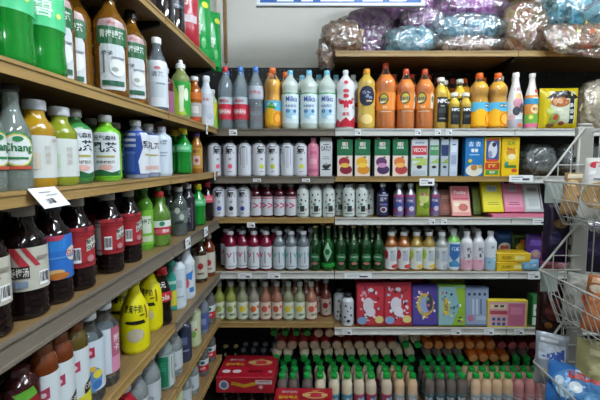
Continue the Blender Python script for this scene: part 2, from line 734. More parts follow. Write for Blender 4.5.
# the white boxed-in pipe with a brown strip on the back wall
xa, xb = xat(216.5, 2.15, 2.2), xat(222, 2.15, 2.2)
mb = MB(); mb.box(xa, xb, RY1 - .05, RY1, 2.0, RZ - .001)
t1 = struct('trim_1', mb, mat('white_trim', '#cfcdc6', .6))
mb = MB(); mb.box(xb + .0005, xb + .016, RY1 - .03, RY1 - .001, 2.04, RZ - .002)
struct('edge_strip', mb, M_WOODY, t1)


# ceiling lamps: twin fluorescent tubes
def emis(name, col, s):
    m, N, L = new_mat(name)
    e = N.new('ShaderNodeEmission'); e.inputs[0].default_value = lin(col); e.inputs[1].default_value = s
    L.new(e.outputs[0], N['Material Output'].inputs[0])
    return m


M_TUBE = emis('fluorescent_tube', '#e9f5ff', TUBE_POWER)
hm = MB(); hm.box(-.09, .09, -.63, .63, -.05, -.001)
house_me = hm.mesh('lamp_housing', mat('lamp_housing_white', '#e4e4e0', .5), False)
tm = MB(); tm.tube([(0, -.6, 0), (0, .6, 0)], .014, 10)
tube_me = tm.mesh('lamp_tube', M_TUBE)
LAMPS = ((.55, .55, 'over the aisle before the shelves'), (1.6, .75, 'over the right side of the shop'),
         (.6, -1.3, 'at the rear over the aisle'))
for x, y, w in LAMPS:
    e = bpy.data.objects.new('ceiling_light', None); COL.objects.link(e)
    e.location = (x, y, RZ)
    e['label'] = 'white twin tube fluorescent light on the ceiling ' + w; e['category'] = 'ceiling light'; e['group'] = 'ceiling lights'
    obj('housing', house_me, e)
    for s in (-1, 1):
        o = obj('tube', tube_me, e); o.location = (s * .05, 0, -.075)
        c = MB(); c.box(-.012, .012, -.612, -.6, -.09, -.049); c.box(-.012, .012, .6, .612, -.09, -.049)
        q = obj('tube_holder', c.mesh('tube_holder', mat('lamp_housing_white', '#e4e4e0', .5), False), e); q.location = (s * .05, 0, 0)

# hanging sign board over the back shelves
sx0, sx1, sY = xat(257, 1.8, 2.19), xat(424, 1.8, 2.19), 1.8
sz = hz(5.5, sY)
e = bpy.data.objects.new('hanging_sign', None); COL.objects.link(e)
e.location = ((sx0 + sx1) / 2, sY, sz)
e['label'] = 'white sign board with blue blocks hanging above the back shelves'; e['category'] = 'sign'
w = sx1 - sx0
mb = MB(); mb.box(-w / 2, w / 2, -.008, .008, 0, .11); obj('board', mb.mesh('sign_board', mat('sign_white', '#dfe3e6', .4), False), e)
mb = MB(); mb.box(-w / 2 - .004, w / 2 + .004, -.011, .011, -.006, .0)
obj('bottom_rail', mb.mesh('sign_rail', mat('sign_rail_grey', '#b9bcc0', .4), False), e)
it = [R(0, .055, w * .96, .09, '#2d5fa8')]
for k, (u, ww) in enumerate(((-.33, .1), (-.2, .07), (-.02, .2), (.19, .12), (.34, .1))):
    it.append(R(u * w, .04, ww * w, .05, '#e6edf3'))
obj('print', print_mesh('sign_print', it, lambda u, v, o: (u, -.008 - o, v), 0, 0, CARD), e)
for s in (-1, 1):
    mb = MB(); mb.tube([(s * w * .42, 0, .108), (s * w * .42, 0, RZ - sz)], .002, 5)
    obj('hanger_wire', mb.mesh('sign_wire', M_WIRE), e)


# ================================================================== shelving
def shelving(name, label, kind, a0, a1, zs, lips, ztop, group='supermarket shelving bays'):
    """one bay: kind 'back' runs along X, 'left' runs along Y"""
    e = bpy.data.objects.new(name, None); COL.objects.link(e)
    e['label'] = label; e['category'] = 'shelf unit'; e['group'] = group
    isb = kind == 'back'

    def bx(mb, p0, p1, q0, q1, z0, z1):   # p along the bay, q from the lip (0) towards the wall
        if isb:
            mb.box(p0, p1, YB + q0, YB + q1, z0, z1)
        else:
            mb.box(XL - q1, XL - q0, p0, p1, z0, z1)
    depth = (YW - YB) if isb else (XL - XLW)
    mb = MB(); bx(mb, a0 + .001, a1 - .001, depth, depth + .012, .05, ztop)
    bp = obj('back_panel', mb.mesh(name + '_panel', M_PANEL, False), e)
    if isb:
        mb = MB()
        for i in range(int((a1 - a0) / .026)):
            for j in range(3):
                x = a0 + .02 + i * .026; z = ztop - .014 - j * .026
                if j and (i * 7 + j * 3) % 4:
                    continue
                mb.add([(x + .0032 * math.cos(k * 1.0472), YW - .0006, z + .0032 * math.sin(k * 1.0472)) for k in range(6)], [tuple(range(6))])
        ph = obj('peg_hole_dots', mb.mesh('peg_holes', M_HOLE, False), bp); ph['kind'] = 'stuff'
    for p in (a0, a1):
        mb = MB(); q = .012 if p == a0 else -.012
        bx(mb, min(p + q * .1, p + q), max(p + q * .1, p + q), depth - .05, depth - .001, .57 if isb else .05, ztop)
        obj('upright', mb.mesh('upright', M_BLACK, False), e)
    for z, lip in zip(zs, lips):
        if z is None:
            continue
        base = z < .2
        f = -.2 if base and isb else 0
        mb = MB(); bx(mb, max(a0 + .002, XL + .004) if base and isb else a0 + .002, a1 - .002, f + .003, depth - .002, z - .016, z)
        sh = obj('shelf_board', mb.mesh('shelf_board', M_WOOD if isb else M_WOODY, False), e)
        mb = MB()
        if lip == 'wood':
            e0 = max(a0 + .002, XL + .004) if base and isb else a0 + .002
            bx(mb, e0, a1 - .002, f, f + .003, z - .026, z + .001)
            bx(mb, e0, a1 - .002, f - .0025, f - .0001, z - .006, z + .001)
            bx(mb, e0, a1 - .002, f - .0025, f - .0001, z - .026, z - .021)
            m = M_EDGE if isb else M_EDGEY
            nm = 'edge_band'
        else:
            zl = z - (.034 if lip != 'deep' else .042)
            bx(mb, a0 + .002, a1 - .002, f, f + .003, zl, z + .002)
            bx(mb, a0 + .002, a1 - .002, f - .005, f - .0001, z - .004, z + .002)
            bx(mb, a0 + .002, a1 - .002, f - .006, f - .0001, zl, zl + .006)
            m = M_CHANG if lip in ('grey', 'deep') else M_CHAN
            nm = 'price_channel'
        obj(nm, mb.mesh(nm, m, False), sh)
        if not base:
            for p, q in ((a0, .004), (a1, -.004)):       # brackets under the board
                mb = MB()
                p0, p1 = sorted((p + q * .6, p + q * 1.4))
                bd = .085 if z > .62 else .024
                pts = [(.02, z - .017), (depth - .052, z - .017), (depth - .052, z - bd), (depth - .08, z - bd), (.02, z - min(.03, bd))]
                vs = []
                for pp in (p0, p1):
                    for qq, zz in pts:
                        vs.append((pp, YB + qq, zz) if isb else (XL - qq, pp, zz))
                n = len(pts)
                mb.add(vs, [tuple(range(n)), tuple(range(2 * n - 1, n - 1, -1))] + [(i, (i + 1) % n, n + (i + 1) % n, n + i) for i in range(n)])
                obj('bracket', mb.mesh('bracket', M_BLACK, False), e)
        else:
            mb = MB(); bx(mb, max(a0 + .002, XL + .004) if isb else a0 + .002, a1 - .002, f + .01, f + .02, .003, z - .017)
            obj('kick_plate', mb.mesh('kick_plate', M_BLACK, False), e)
    for p in (a0, a1):                                   # feet
        mb = MB(); q = .02 if p == a0 else -.02
        bx(mb, *sorted((p + q * .2, p + q)), .0, depth, .0005, .05)
        obj('foot', mb.mesh('foot', M_BLACK, False), e)
    return e


shelving('shelving_bay', 'black backed shelving bay in the corner, with wood and grey lips', 'back', SEAMS[0], SEAMS[1], ZB1,
         [None, 'grey', 'grey', 'wood', 'chan', 'wood', 'wood'], 2.004)
shelving('shelving_bay', 'middle back shelving bay with white price channels and candy bags on top', 'back', SEAMS[1], SEAMS[2], ZB,
         ['wood', 'chan', 'wood', 'chan', 'chan', 'chan', 'wood'], 2.03)
shelving('shelving_bay', 'back shelving bay behind the wire basket rack', 'back', SEAMS[2], SEAMS[3], ZB,
         ['wood', 'chan', 'chan', 'chan', 'chan', 'chan', 'wood'], 2.03)
shelving('shelving_bay', 'wood shelving bay along the left wall nearest the viewer', 'left', BAYS_L[0], BAYS_L[1] - .001, ZL + [.13],
         ['wood', 'wood', 'wood', 'deep', 'wood', 'wood', 'wood', 'wood'], 2.06)
shelving('shelving_bay', 'wood shelving bay along the left wall next to the corner', 'left', BAYS_L[1] + .001, YB - .012, ZL + [.13],
         ['wood', 'wood', 'wood', 'deep', 'grey', 'wood', 'wood', 'wood'], 2.06)

# ================================================================== product kinds
K = {}
WAT = dict(s0=.66, s1=.94, ribs=(.06, .5, 8, .05), foot=.85)
SODA = dict(s0=.70, s1=.93, waist=(.36, .12, .05), foot=.7)
RIBB = dict(s0=.66, s1=.90, ribs=(.07, .62, 7, .035), foot=.85)
SQUAT = dict(s0=.72, s1=.88, foot=.88)
CLEAR = pet('#dfe9ee', .04, .05, '#f6fafb')
WCLR = pet('#dbe8f0', .2, .04, '#e6f0f5')
CLEARW = pet('#cfdfe8', .16, .05, '#dfeaf0')
GREENP = pet('#12a834', .5, .035, '#20c048')

for nm, cc, de in (('red_cap', '#d13040', 'red capped'), ('blue_cap', '#4f86d6', 'blue capped')):
    K['water_' + nm] = bottle('water_bottle', 'bottle', f'large clear water bottle, {de}, red label', .315, .038, WCLR, cc, .014, .019, WAT, ring=cc,
        label=[band(.05, .125, '#c2213a'), band(.125, .16, '#b9c6cd')],
        lett=[T(0, .088, .026, 'WAHAHA', '#f4f4f4', wmax=.075), T(0, .141, .016, '娃哈哈', '#c2213a'), R(-.06, .088, .03, .05, '#e8e8ea')])
K['water_clear'] = bottle('water_bottle', 'bottle', 'large clear water bottle with pale printed label', .315, .038, WCLR, '#4f86d6', .014, .019, WAT, ring='#4f86d6',
    label=[band(.15, .215, '#b7c4cf')], lett=[T(0, .182, .02, '纯净水', '#c03048'), R(.05, .18, .03, .04, '#d8dde2')])
K['minute'] = bottle('orange_juice_bottle', 'bottle', 'orange juice bottle with blue and orange fruit label', .31, .042, CLEAR, '#e8742c', .017, .018,
    dict(s0=.74, s1=.94, waist=(.56, .05, .07), foot=.85), liquid=liq('#ffbe32', sub=.4), fill=.8, ring='#e8742c',
    label=[band(.02, .145, '#e9a51e')],
    lett=[R(0, .118, .25, .05, '#5fb4cf'), E(-.012, .07, .06, .085, '#f0b428'), E(.03, .055, .05, .06, '#e07a18'), E(.03, .055, .036, .044, '#f4b040'),
          T(.0, .122, .016, '美汁源', '#f4f6f2'), P([(-.03, .11), (.0, .135), (.02, .1)], '#3f9a3a')])
K['minute_big'] = bottle('orange_juice_bottle', 'bottle', 'bright orange juice bottle with sky blue banded label', .285, .047, CLEAR, '#ee6e20', .018, .018,
    dict(s0=.72, s1=.93, waist=(.57, .05, .08), foot=.85), liquid=liq('#ffc02c', sub=.4), fill=.84, ring='#ee6e20',
    label=[band(.015, .135, '#f0ab18')],
    lett=[R(0, .112, .3, .045, '#57b7dc'), E(-.02, .06, .07, .085, '#f6bb22'), E(.032, .052, .06, .065, '#e57c12'), E(.032, .052, .045, .05, '#f9be50'),
          R(.02, .117, .035, .018, '#23352a'), T(.02, .117, .011, '美汁源', '#ffffff')])
K['milky'] = bottle('milk_soda_bottle', 'bottle', 'milky white soda bottle with blue cap', .298, .045, pet('#dfeee6', .75, .06), '#7cc7e6', .0145, .018,
    dict(s0=.74, s1=.94, waist=(.64, .04, .07), foot=.8), ring='#9bd3ea',
    label=[band(.03, .175, '#d6e6ea'), band(.176, .182, '#3f8f57')],
    lett=[T(.005, .15, .026, 'Milkis', '#2f4f9e', wmax=.06), E(0, .075, .055, .05, '#9fcfe3'), E(-.015, .09, .02, .02, '#3f6fae'), E(.02, .09, .016, .018, '#3f6fae'),
          T(0, .115, .014, '牛奶苏打', '#4a69b0'), R(-.055, .1, .012, .12, '#b9cdd6'), E(.018, .06, .03, .02, '#e6f2f4')])
K['whitered'] = bottle('yogurt_drink_bottle', 'bottle', 'white plastic drink bottle with red flower pattern', .30, .046, '#e4e6e6', '#e8eaea', .0145, .02,
    dict(s0=.74, s1=.94, ribs=(.46, .62, 3, .03), foot=.85),
    label=[band(.01, .27, '#e2e4e5')],
    lett=[P([(-.12, .012), (-.09, .05), (-.07, .03), (-.05, .055), (-.03, .035), (0, .06), (.02, .04), (.05, .065), (.09, .04), (.12, .012)], '#b81f34'),
          E(0, .12, .026, .05, '#c2243a'), E(-.022, .135, .03, .022, '#c2243a'), E(.022, .135, .03, .022, '#c2243a'), E(0, .1, .018, .018, '#f0d8d8'),
          E(-.035, .145, .016, .016, '#b05a70'), E(.036, .15, .018, .016, '#b05a70'), E(0, .165, .028, .022, '#c2243a'), E(0, .19, .03, .018, '#cf4a5c'),
          E(0, .232, .022, .02, '#c2243a'), E(.04, .11, .012, .022, '#9fa6b4'), T(0, .075, .018, '果乳', '#c2243a')])
K['yellownavy'] = bottle('yellow_soda_bottle', 'bottle', 'pale yellow drink bottle with navy round label', .305, .045, pet('#e6c258', .8, .06), '#e39a28', .0165, .018,
    dict(s0=.76, s1=.94, waist=(.45, .2, .03), foot=.8), ring='#e39a28',
    label=[band(.12, .2, '#e2b44a')],
    lett=[E(0, .165, .088, .1, '#1d2440'), T(-.004, .18, .02, '小茗', '#b9c3dd', rot=-20), T(.01, .158, .018, '柠檬', '#8fa0c8', rot=-20), R(.012, .14, .03, .006, '#d9c070'),
          E(0, .05, .06, .05, '#efd48a')])
FAN = dict(s0=.68, s1=.94, waist=(.33, .11, .05), foot=.7)
fl = [E(-.022, .155, .05, .058, '#2f3a2e'), E(-.022, .155, .04, .046, '#c9b83c'), T(-.022, .156, .022, 'Fanta', '#22336e', wmax=.05), R(.032, .145, .022, .08, '#f0a05a'),
      T(-.015, .112, .012, '芬达', '#f3ead0'), E(-.03, .138, .025, .012, '#e8e6d0'), R(-.01, .09, .06, .003, '#f6d9a8')]
K['fanta_big'] = bottle('orange_soda_bottle', 'bottle', 'tallest orange soda bottle with round logo', .345, .055, CLEAR, '#d65a3a', .0155, .019, FAN, liquid=liq('#ff9a34', sub=.4), fill=.82, ring='#d65a3a',
    label=[band(.1, .19, '#f2923a')], lett=fl)
K['fanta'] = bottle('orange_soda_bottle', 'bottle', 'orange soda bottle with round logo', .305, .0475, CLEAR, '#d65a3a', .0155, .019, FAN, liquid=liq('#ff9a34', sub=.4), fill=.82, ring='#d65a3a',
    label=[band(.1, .175, '#f08c34')], lett=fl[:4] + [R(.035, .14, .02, .07, '#dfd8c4'), E(.036, .15, .016, .03, '#3f7a46')] + fl[4:])
NFC = [R(0, .1, .052, .125, '#17191c'), T(0, .143, .02, 'NFC', '#f4f4f4', bold=.05), T(0, .118, .007, '100%', '#c9c9c9'), R(0, .095, .036, .024, '#3a3d40'), R(0, .055, .03, .006, '#9a9a90')]
K['nfc'] = bottle('nfc_juice_bottle', 'bottle', 'tall yellow juice bottle with black label', .265, .0375, CLEAR, '#e8e6dc', .019, .02, dict(s0=.68, s1=.9, foot=.9), liquid=liq('#f8d030', sub=.4), fill=.87,
    label=NFC[:1], lett=NFC[1:])
NF2 = [R(0, .066, .045, .085, '#17191c'), T(0, .096, .015, 'NFC', '#f4f4f4', bold=.05), R(0, .062, .03, .018, '#3a3d40')]
K['nfc_s'] = bottle('nfc_juice_bottle', 'bottle', 'short yellow juice bottle with black label', .182, .029, CLEAR, '#e8e6dc', .018, .018, dict(s0=.68, s1=.88, foot=.9), liquid=liq('#f8d030', sub=.4), fill=.86,
    label=NF2[:1], lett=NF2[1:])
K['squeeze'] = bottle('white_drink_bottle', 'bottle', 'white bottle with pink and black figure print', .285, .038, '#e6e6e4', '#eceef0', .0165, .022, dict(s0=.42, s1=.92, foot=.85, waist=(.2, .12, .05)),
    label=[band(.012, .24, '#e4e2e0')],
    lett=[E(.0, .13, .05, .06, '#c98a9a'), E(-.01, .09, .035, .045, '#40404a'), E(.018, .105, .03, .05, '#52525e'), E(0, .165, .03, .03, '#e3a04a'), R(0, .03, .25, .04, '#a9aab6'),
          E(.01, .02, .03, .018, '#d06a30'), T(0, .2, .018, '优酸乳', '#b04a60'), E(-.03, .06, .03, .03, '#d9b0b8')])
K['squeeze_o'] = bottle('fruit_drink_bottle', 'bottle', 'slim bottle with orange and green sleeve', .28, .031, '#e8e2d8', '#e9e6e2', .015, .02, dict(s0=.5, s1=.92, foot=.85),
    label=[band(.01, .17, '#d88a3c')],
    lett=[R(0, .14, .2, .03, '#2f8fb8'), R(0, .05, .2, .05, '#6fae4a'), R(0, .02, .2, .02, '#d2698a'), E(0, .1, .045, .045, '#ead9a0'), E(.01, .19, .03, .02, '#c94a3c'), T(0, .1, .016, '果汁', '#b03020'),
          E(-.02, .06, .02, .02, '#e8e060'), R(.0, .155, .03, .006, '#f0e8d0')])

# white cans with the black character
def qi(name, dot, desc, h=.185, r=.0345, back_=False):
    lt = [T(.002, h * .72, .044, '氣', '#15161a', bold=.015), E(.004, h * .27, .022, .024, dot)] if not back_ else \
         [R(0, h * .8, .022, .006, '#3a3a40'), R(0, h * .5, .014, .1, '#b9bec6'), R(.016, h * .55, .004, .09, '#9aa0a8'), R(-.016, h * .55, .004, .09, '#9aa0a8'), T(-r * 1.25, h * .72, .044, '氣', '#15161a', bold=.015)]
    if not back_:
        lt += [R(.004, h * .47, .012, .012, '#9a9aa4'), R(.004, h * .13, .016, .004, '#8a8a94')]
    return bottle(name, 'can bottle', desc, h, r, '#c4c8d0', '#141518', r * .62, .016, dict(s0=.8, s1=.92, foot=.9), neckr=r * .58,
                  label=[band(.006, h * .84, '#d3d6de')], lett=lt)


K['qi_pink'] = qi('sparkling_drink_bottle', '#e2607a', 'white bottle, black character and pink dot')
K['qi_yel'] = qi('sparkling_drink_bottle', '#c9d23c', 'white bottle, black character and lime dot')
K['qi_back'] = qi('sparkling_drink_bottle', '#ccc', 'white bottle turned to its small print', back_=True)
K['qi_blue'] = qi('sparkling_drink_bottle', '#3a4a9a', 'white bottle, black character and blue dot', h=.172, r=.032)
K['qi_blk'] = qi('sparkling_drink_bottle', '#1d1e24', 'white bottle, black character and dark dot', h=.172, r=.032)
K['pinkb'] = bottle('pink_drink_bottle', 'bottle', 'pink sleeved drink bottle with pink cap', .208, .031, '#d98aa2', '#c97f92', .016, .018, dict(s0=.78, s1=.9, foot=.9),
    label=[band(.008, .16, '#dc8aa6')], lett=[T(0, .125, .018, '蜜桃', '#c04a70'), R(0, .08, .04, .03, '#e6a6ba'), R(0, .03, .06, .02, '#c66a8a')])
K['oat'] = carton('milk_carton', 'carton', 'white oat milk carton with black cup picture', .066, .062, .212, '#c9cdd0', top='gable',
    front=[T(0, .15, .026, 'OATLY', '#2a2c30', wmax=.054), E(0, .055, .04, .03, '#17181c'), R(.02, .06, .012, .012, '#17181c'), E(0, .037, .05, .008, '#26282e'), R(0, .172, .03, .006, '#70747a'),
           R(0, .105, .03, .004, '#8a8e94'), R(0, .095, .04, .004, '#8a8e94'), E(0, .064, .03, .01, '#9a8f86')])


def juice(key, desc, c1, c2, c3):
    K[key] = carton('juice_carton', 'carton', desc, .0835, .06, .202, '#0f5a34', capc='#d9c48a',
        front=[R(0, .158, .082, .086, '#10603a'), R(0, .057, .082, .112, '#dfcfc6'), R(0, .176, .03, .018, '#d8e2dc'), T(0, .176, .012, '汇源', '#b02a30'), T(0, .156, .014, '100%', '#e4ece6', wmax=.04),
               E(-.004, .078, .06, .052, c1), E(.006, .036, .068, .05, c2), E(.0, .06, .05, .026, c3), P([(0, .1), (.014, .112), (.022, .1)], '#4a7a34')])


juice('j_apple', 'green topped juice carton with red apple', '#9a2436', '#7a1830', '#e2b84a')
juice('j_mango', 'green topped juice carton with yellow mango', '#e0a826', '#d18a1a', '#efc64a')
juice('j_grape', 'green topped juice carton with purple grapes', '#5a2a5c', '#3c2450', '#c08ab0')
juice('j_peach', 'green topped juice carton with pink peach', '#d8783c', '#a83a3a', '#e8b05a')


def milkbox(key, desc, col, w, it):
    K[key] = carton('milk_carton', 'carton', desc, w, .055, .2, col, front=it, capc='#c9ccd2')


milkbox('m_red', 'pale milk carton with red lettered panel', '#c8d0d4', .088, [R(0, .14, .08, .05, '#b63440'), T(0, .142, .022, 'VECCHI', '#e4e0dc', wmax=.068), R(0, .18, .05, .006, '#6a7a9a'), R(0, .09, .082, .012, '#a9c45a'), E(0, .05, .03, .02, '#2c2a2a'), R(0, .1, .04, .006, '#6b7078'), P([(-.04, .06), (.04, .1), (.04, .06)], '#b4c86a'), R(0, .02, .07, .02, '#aeb8c0')])
milkbox('m_green', 'pale milk carton with green panel', '#b9c6ca', .05, [R(0, .14, .046, .055, '#4a8a5a'), T(0, .15, .014, 'VECCHI', '#e4e8e4', wmax=.04), P([(-.024, .07), (.024, .1), (.024, .07)], '#9ab85a'), E(0, .05, .024, .016, '#2c2a2a')])
milkbox('m_blue', 'pale milk carton with navy panel', '#a9b4c0', .042, [R(0, .14, .038, .06, '#24345e'), P([(-.02, .07), (.02, .1), (.02, .07)], '#8aa04a'), E(0, .05, .02, .014, '#2c2a2a')])
milkbox('m_white', 'pale bluish milk carton turned to small print', '#b9c6d6', .044, [R(0, .15, .03, .04, '#d6dee8'), R(0, .09, .028, .05, '#93a3ba'), R(0, .04, .03, .03, '#c9d2de'), R(0, .17, .02, .006, '#40507a')])
K['bluebox'] = carton('biscuit_box', 'box', 'blue box with a potato picture', .093, .045, .2, '#1e6fae',
    front=[T(-.018, .165, .026, '去', '#dfe9f2'), T(.018, .165, .026, '去', '#dfe9f2'), T(0, .132, .018, '薯薯', '#f2f2ea'), E(0, .03, .085, .06, '#d8d4c8'), E(0, .045, .034, .03, '#a8742c'), P([(-.04, .07), (-.01, .09), (-.02, .06)], '#3f8a3c'), E(-.02, .08, .02, .018, '#d9b23a'), R(0, .11, .05, .006, '#8fc0e0'), E(.03, .05, .02, .02, '#c9a04a')])
K['yellowred'] = carton('snack_box', 'box', 'yellow box with blue picture and red band', .082, .045, .198, '#d8b81e',
    front=[R(0, .13, .066, .1, '#3a4a86'), E(.0, .135, .045, .085, '#c9cdd6'), E(.006, .16, .02, .024, '#2a2c38'), E(-.012, .11, .02, .04, '#8a90a8'), R(0, .052, .072, .035, '#b8302c'), T(0, .053, .02, '好吃', '#e8d84a'), R(0, .08, .06, .012, '#c8402e'), R(0, .02, .066, .022, '#4a8a3a'), T(0, .02, .014, '脆脆', '#e8e4d0'), R(0, .186, .06, .008, '#c8402e')])
K['yellowbox'] = carton('snack_box', 'box', 'plain yellow snack box with orange swirl', .09, .045, .2, '#dcb512',
    front=[E(0, .11, .07, .08, '#e6c83a'), E(0, .12, .05, .04, '#c98a2a'), E(.005, .1, .04, .03, '#e8dcb0'), T(0, .17, .022, '玉米', '#5a8a2a'), R(0, .05, .06, .014, '#3f7a34'), E(-.02, .065, .022, .02, '#3c8a8a'), E(.02, .03, .03, .02, '#c94a2a'), T(0, .14, .014, '爆米花', '#b04020')])

# maroon and clear drinks with chevrons
def chev(key, desc, body, ch, h=.205, r=.031, dark=True, label_='#d3d7dc', cap='#b9bcc2', two=False):
    K[key] = bottle('vitamin_drink_bottle', 'bottle', desc, h, r, pet(body, .7 if dark else .3, .06), cap, .0175, .018, dict(s0=.7, s1=.87, foot=.9),
        label=[band(.012, h * .62, label_)],
        lett=[V(-.02, h * .4, .028, .026, .007, ch), V(.03, h * .4, .028, .026, .007, ch), R(.004, h * .35, .004, .06, '#4a4c58'), R(-.05, h * .3, .02, .05, '#aab0ba'), R(0, h * .12, .05, .004, '#8a8e98')])


chev('v_mag', 'dark magenta drink bottle with chevron label', '#8a1038', '#c02a66')
chev('v_teal', 'clear drink bottle with teal chevron label', '#b4c0c6', '#2fa892', dark=False, label_='#c3ccd2')
K['v_red'] = bottle('vitamin_drink_bottle', 'bottle', 'small maroon drink bottle with sideways magenta chevrons', .182, .0305, pet('#4a0c1e', .85, .06), '#8a8c90', .0165, .016, dict(s0=.7, s1=.88, foot=.9),
    label=[band(.01, .112, '#c6cad0')], lett=[V(-.012, .065, .034, .03, .008, '#c0245e', 90), V(.022, .065, .034, .03, .008, '#c0245e', 90), R(-.045, .06, .005, .05, '#4a5a8a'), R(0, .105, .19, .006, '#a83a5a')])
K['speck'] = bottle('speckled_can_bottle', 'can bottle', 'white bottle with small dark figures', .168, .031, '#c6cfcc', '#8f9698', .02, .014, dict(s0=.8, s1=.93, foot=.9), neckr=.019,
    label=[band(.006, .138, '#cfd8d4')],
    lett=[E(-.015, .115, .008, .014, '#2c3238'), E(.012, .118, .008, .012, '#8a4a50'), E(.0, .09, .01, .012, '#3c4448'), E(-.02, .08, .007, .012, '#7a5a60'), E(.02, .085, .008, .01, '#40484a'), R(.004, .045, .022, .03, '#2a3234'), E(-.018, .05, .01, .016, '#5a7a6a'), E(.022, .04, .008, .014, '#a06a5a'), E(-.005, .068, .016, .012, '#6a8a7a'), R(0, .02, .04, .006, '#8f9a98')])
K['navyb'] = bottle('purple_drink_bottle', 'bottle', 'navy bottle with white cap and oval emblem', .195, .033, '#1c1c3a', '#d6d6dc', .017, .018, dict(s0=.68, s1=.86, foot=.9),
    label=[band(.012, .14, '#232248')], lett=[T(0, .105, .022, '蓝莓', '#c9c9d6'), R(0, .128, .06, .008, '#a9a9bc'), E(0, .045, .04, .034, '#d2ccc4'), E(0, .045, .026, .022, '#5a2a4a'), R(0, .075, .05, .012, '#6a6a94')])
K['silverp'] = bottle('silver_can_bottle', 'can bottle', 'silver purple aluminium bottle', .195, .030, mat('brushed_aluminium', '#a9acb8', .3, .8), '#c9cad0', .0165, .018, dict(s0=.66, s1=.86, foot=.9),
    label=[band(.01, .13, '#6a5a86')], lett=[R(0, .125, .19, .012, '#b24a7a'), E(0, .07, .05, .05, '#3a4a8a'), E(.01, .05, .03, .03, '#c9c2d2'), T(0, .095, .016, '葡萄', '#d9cfe0'), E(-.02, .04, .03, .03, '#8a3a6a')])
K['greenpouch'] = pouch('jelly_pouch', 'pouch', 'lime green jelly drink pouch', .072, .045, .175, '#93a83a', seed=3, crumple=.002,
    front=[E(0, .1, .05, .05, '#c6d27a'), T(0, .12, .018, '果冻', '#b0406a'), E(.01, .06, .035, .03, '#6a8a2a'), E(-.012, .07, .02, .02, '#d8d0a0'), R(0, .155, .06, .014, '#5a7a2a')])


def flatbox(key, name, desc, w, d, h, col, fr):
    K[key] = carton(name, 'box', desc, w, d, h, col, front=fr)


flatbox('tan_pack', 'card_box', 'dark brown leaning card box', .085, .014, .14, '#5a2c20', [R(0, .07, .07, .11, '#6f3a2a'), R(0, .1, .05, .02, '#a06a4a'), R(0, .045, .04, .03, '#8a4a3a')])
flatbox('l_pink', 'biscuit_box', 'pink and cream leaning biscuit box with lettering', .098, .022, .16, '#d08a86', [R(0, .12, .086, .06, '#c96a78'), T(0, .122, .024, 'Pocky', '#e9dcd2', wmax=.07), R(0, .05, .086, .06, '#e0bca6'), E(.01, .045, .05, .04, '#b05a50'), E(-.022, .06, .03, .02, '#e8d8c0'), R(0, .09, .08, .008, '#b03a50')])
flatbox('l_green', 'biscuit_box', 'dark green leaning biscuit box', .05, .02, .155, '#4a5a24', [R(0, .08, .036, .12, '#6a7a2a')])
flatbox('l_yel', 'biscuit_box', 'bright yellow leaning biscuit box', .105, .022, .165, '#cfc21a', [R(0, .125, .05, .034, '#b9c2c0'), T(0, .126, .016, 'LOVE', '#5a6a7a', wmax=.04), R(0, .06, .09, .07, '#d8cc2a'), R(0, .04, .06, .004, '#8a8a2a'), R(0, .05, .05, .004, '#8a8a2a')])
flatbox('l_rose', 'biscuit_box', 'rose pink leaning biscuit box', .105, .022, .165, '#c9708c', [R(0, .125, .05, .034, '#b9a6b0'), T(0, .126, .016, 'LOVE', '#7a4a5a', wmax=.04), R(0, .06, .09, .07, '#d68aa2'), R(0, .04, .06, .004, '#8a3a5a'), R(0, .05, .05, .004, '#8a3a5a')])
flatbox('l_white', 'biscuit_box', 'pale silver leaning biscuit box', .095, .022, .16, '#a9adae', [R(0, .08, .08, .13, '#c6caca'), R(0, .12, .05, .02, '#8a8e90'), R(0, .05, .05, .04, '#b4b8ba'), R(.036, .08, .006, .13, '#6a6e72')])
flatbox('pink_tray', 'display_tray', 'pink cardboard display tray under leaning boxes', .3, .1, .018, '#c2607a', [R(0, .009, .28, .01, '#d27a92')])

K['beer'] = bottle('glass_beer_bottle', 'bottle', 'dark green glass bottle, gold cap', .232, .0325, pet('#0f4a1e', .5, .04, '#127028'), '#c9b46a', .0135, .009, dict(s0=.54, s1=.78, foot=.92), neckr=.0125,
    label=[E(0, .07, .05, .042, '#3f6a4a')], lett=[E(0, .07, .042, .034, '#1c5a34'), R(0, .074, .03, .006, '#b9c4b4'), E(.0, .04, .03, .014, '#a06a5a'), R(0, .175, .02, .03, '#6a7a5a')], n=20, seg=14)
K['beer_w'] = bottle('glass_beer_bottle', 'bottle', 'green glass bottle with white diamond label', .232, .0325, pet('#0f5a20', .5, .04, '#128028'), '#b9b49a', .0135, .009, dict(s0=.52, s1=.78, foot=.92), neckr=.0125,
    label=[P([(0, .05), (.024, .1), (0, .15), (-.024, .1)], '#8fb59a')], lett=[E(0, .1, .022, .03, '#1c6a34'), R(0, .03, .19, .02, '#1f8a34')], n=20, seg=14)


def fruity(key, desc, liqc, lab, c1, c2, cap='#c2c6c8', h=.2, r=.0325):
    K[key] = bottle('fruit_juice_bottle', 'bottle', desc, h, r, pet(liqc, .7, .06), cap, .0185, .019, dict(s0=.66, s1=.85, foot=.9),
        label=[band(.01, h * .62, lab)], lett=[E(-.03, h * .42, .026, .05, c1), E(.022, h * .12, .045, .022, c2), R(.008, h * .36, .028, .04, '#a9b2c0'), T(.008, h * .5, .014, '果茶', '#6a7080'), E(.035, h * .3, .014, .03, c1)])


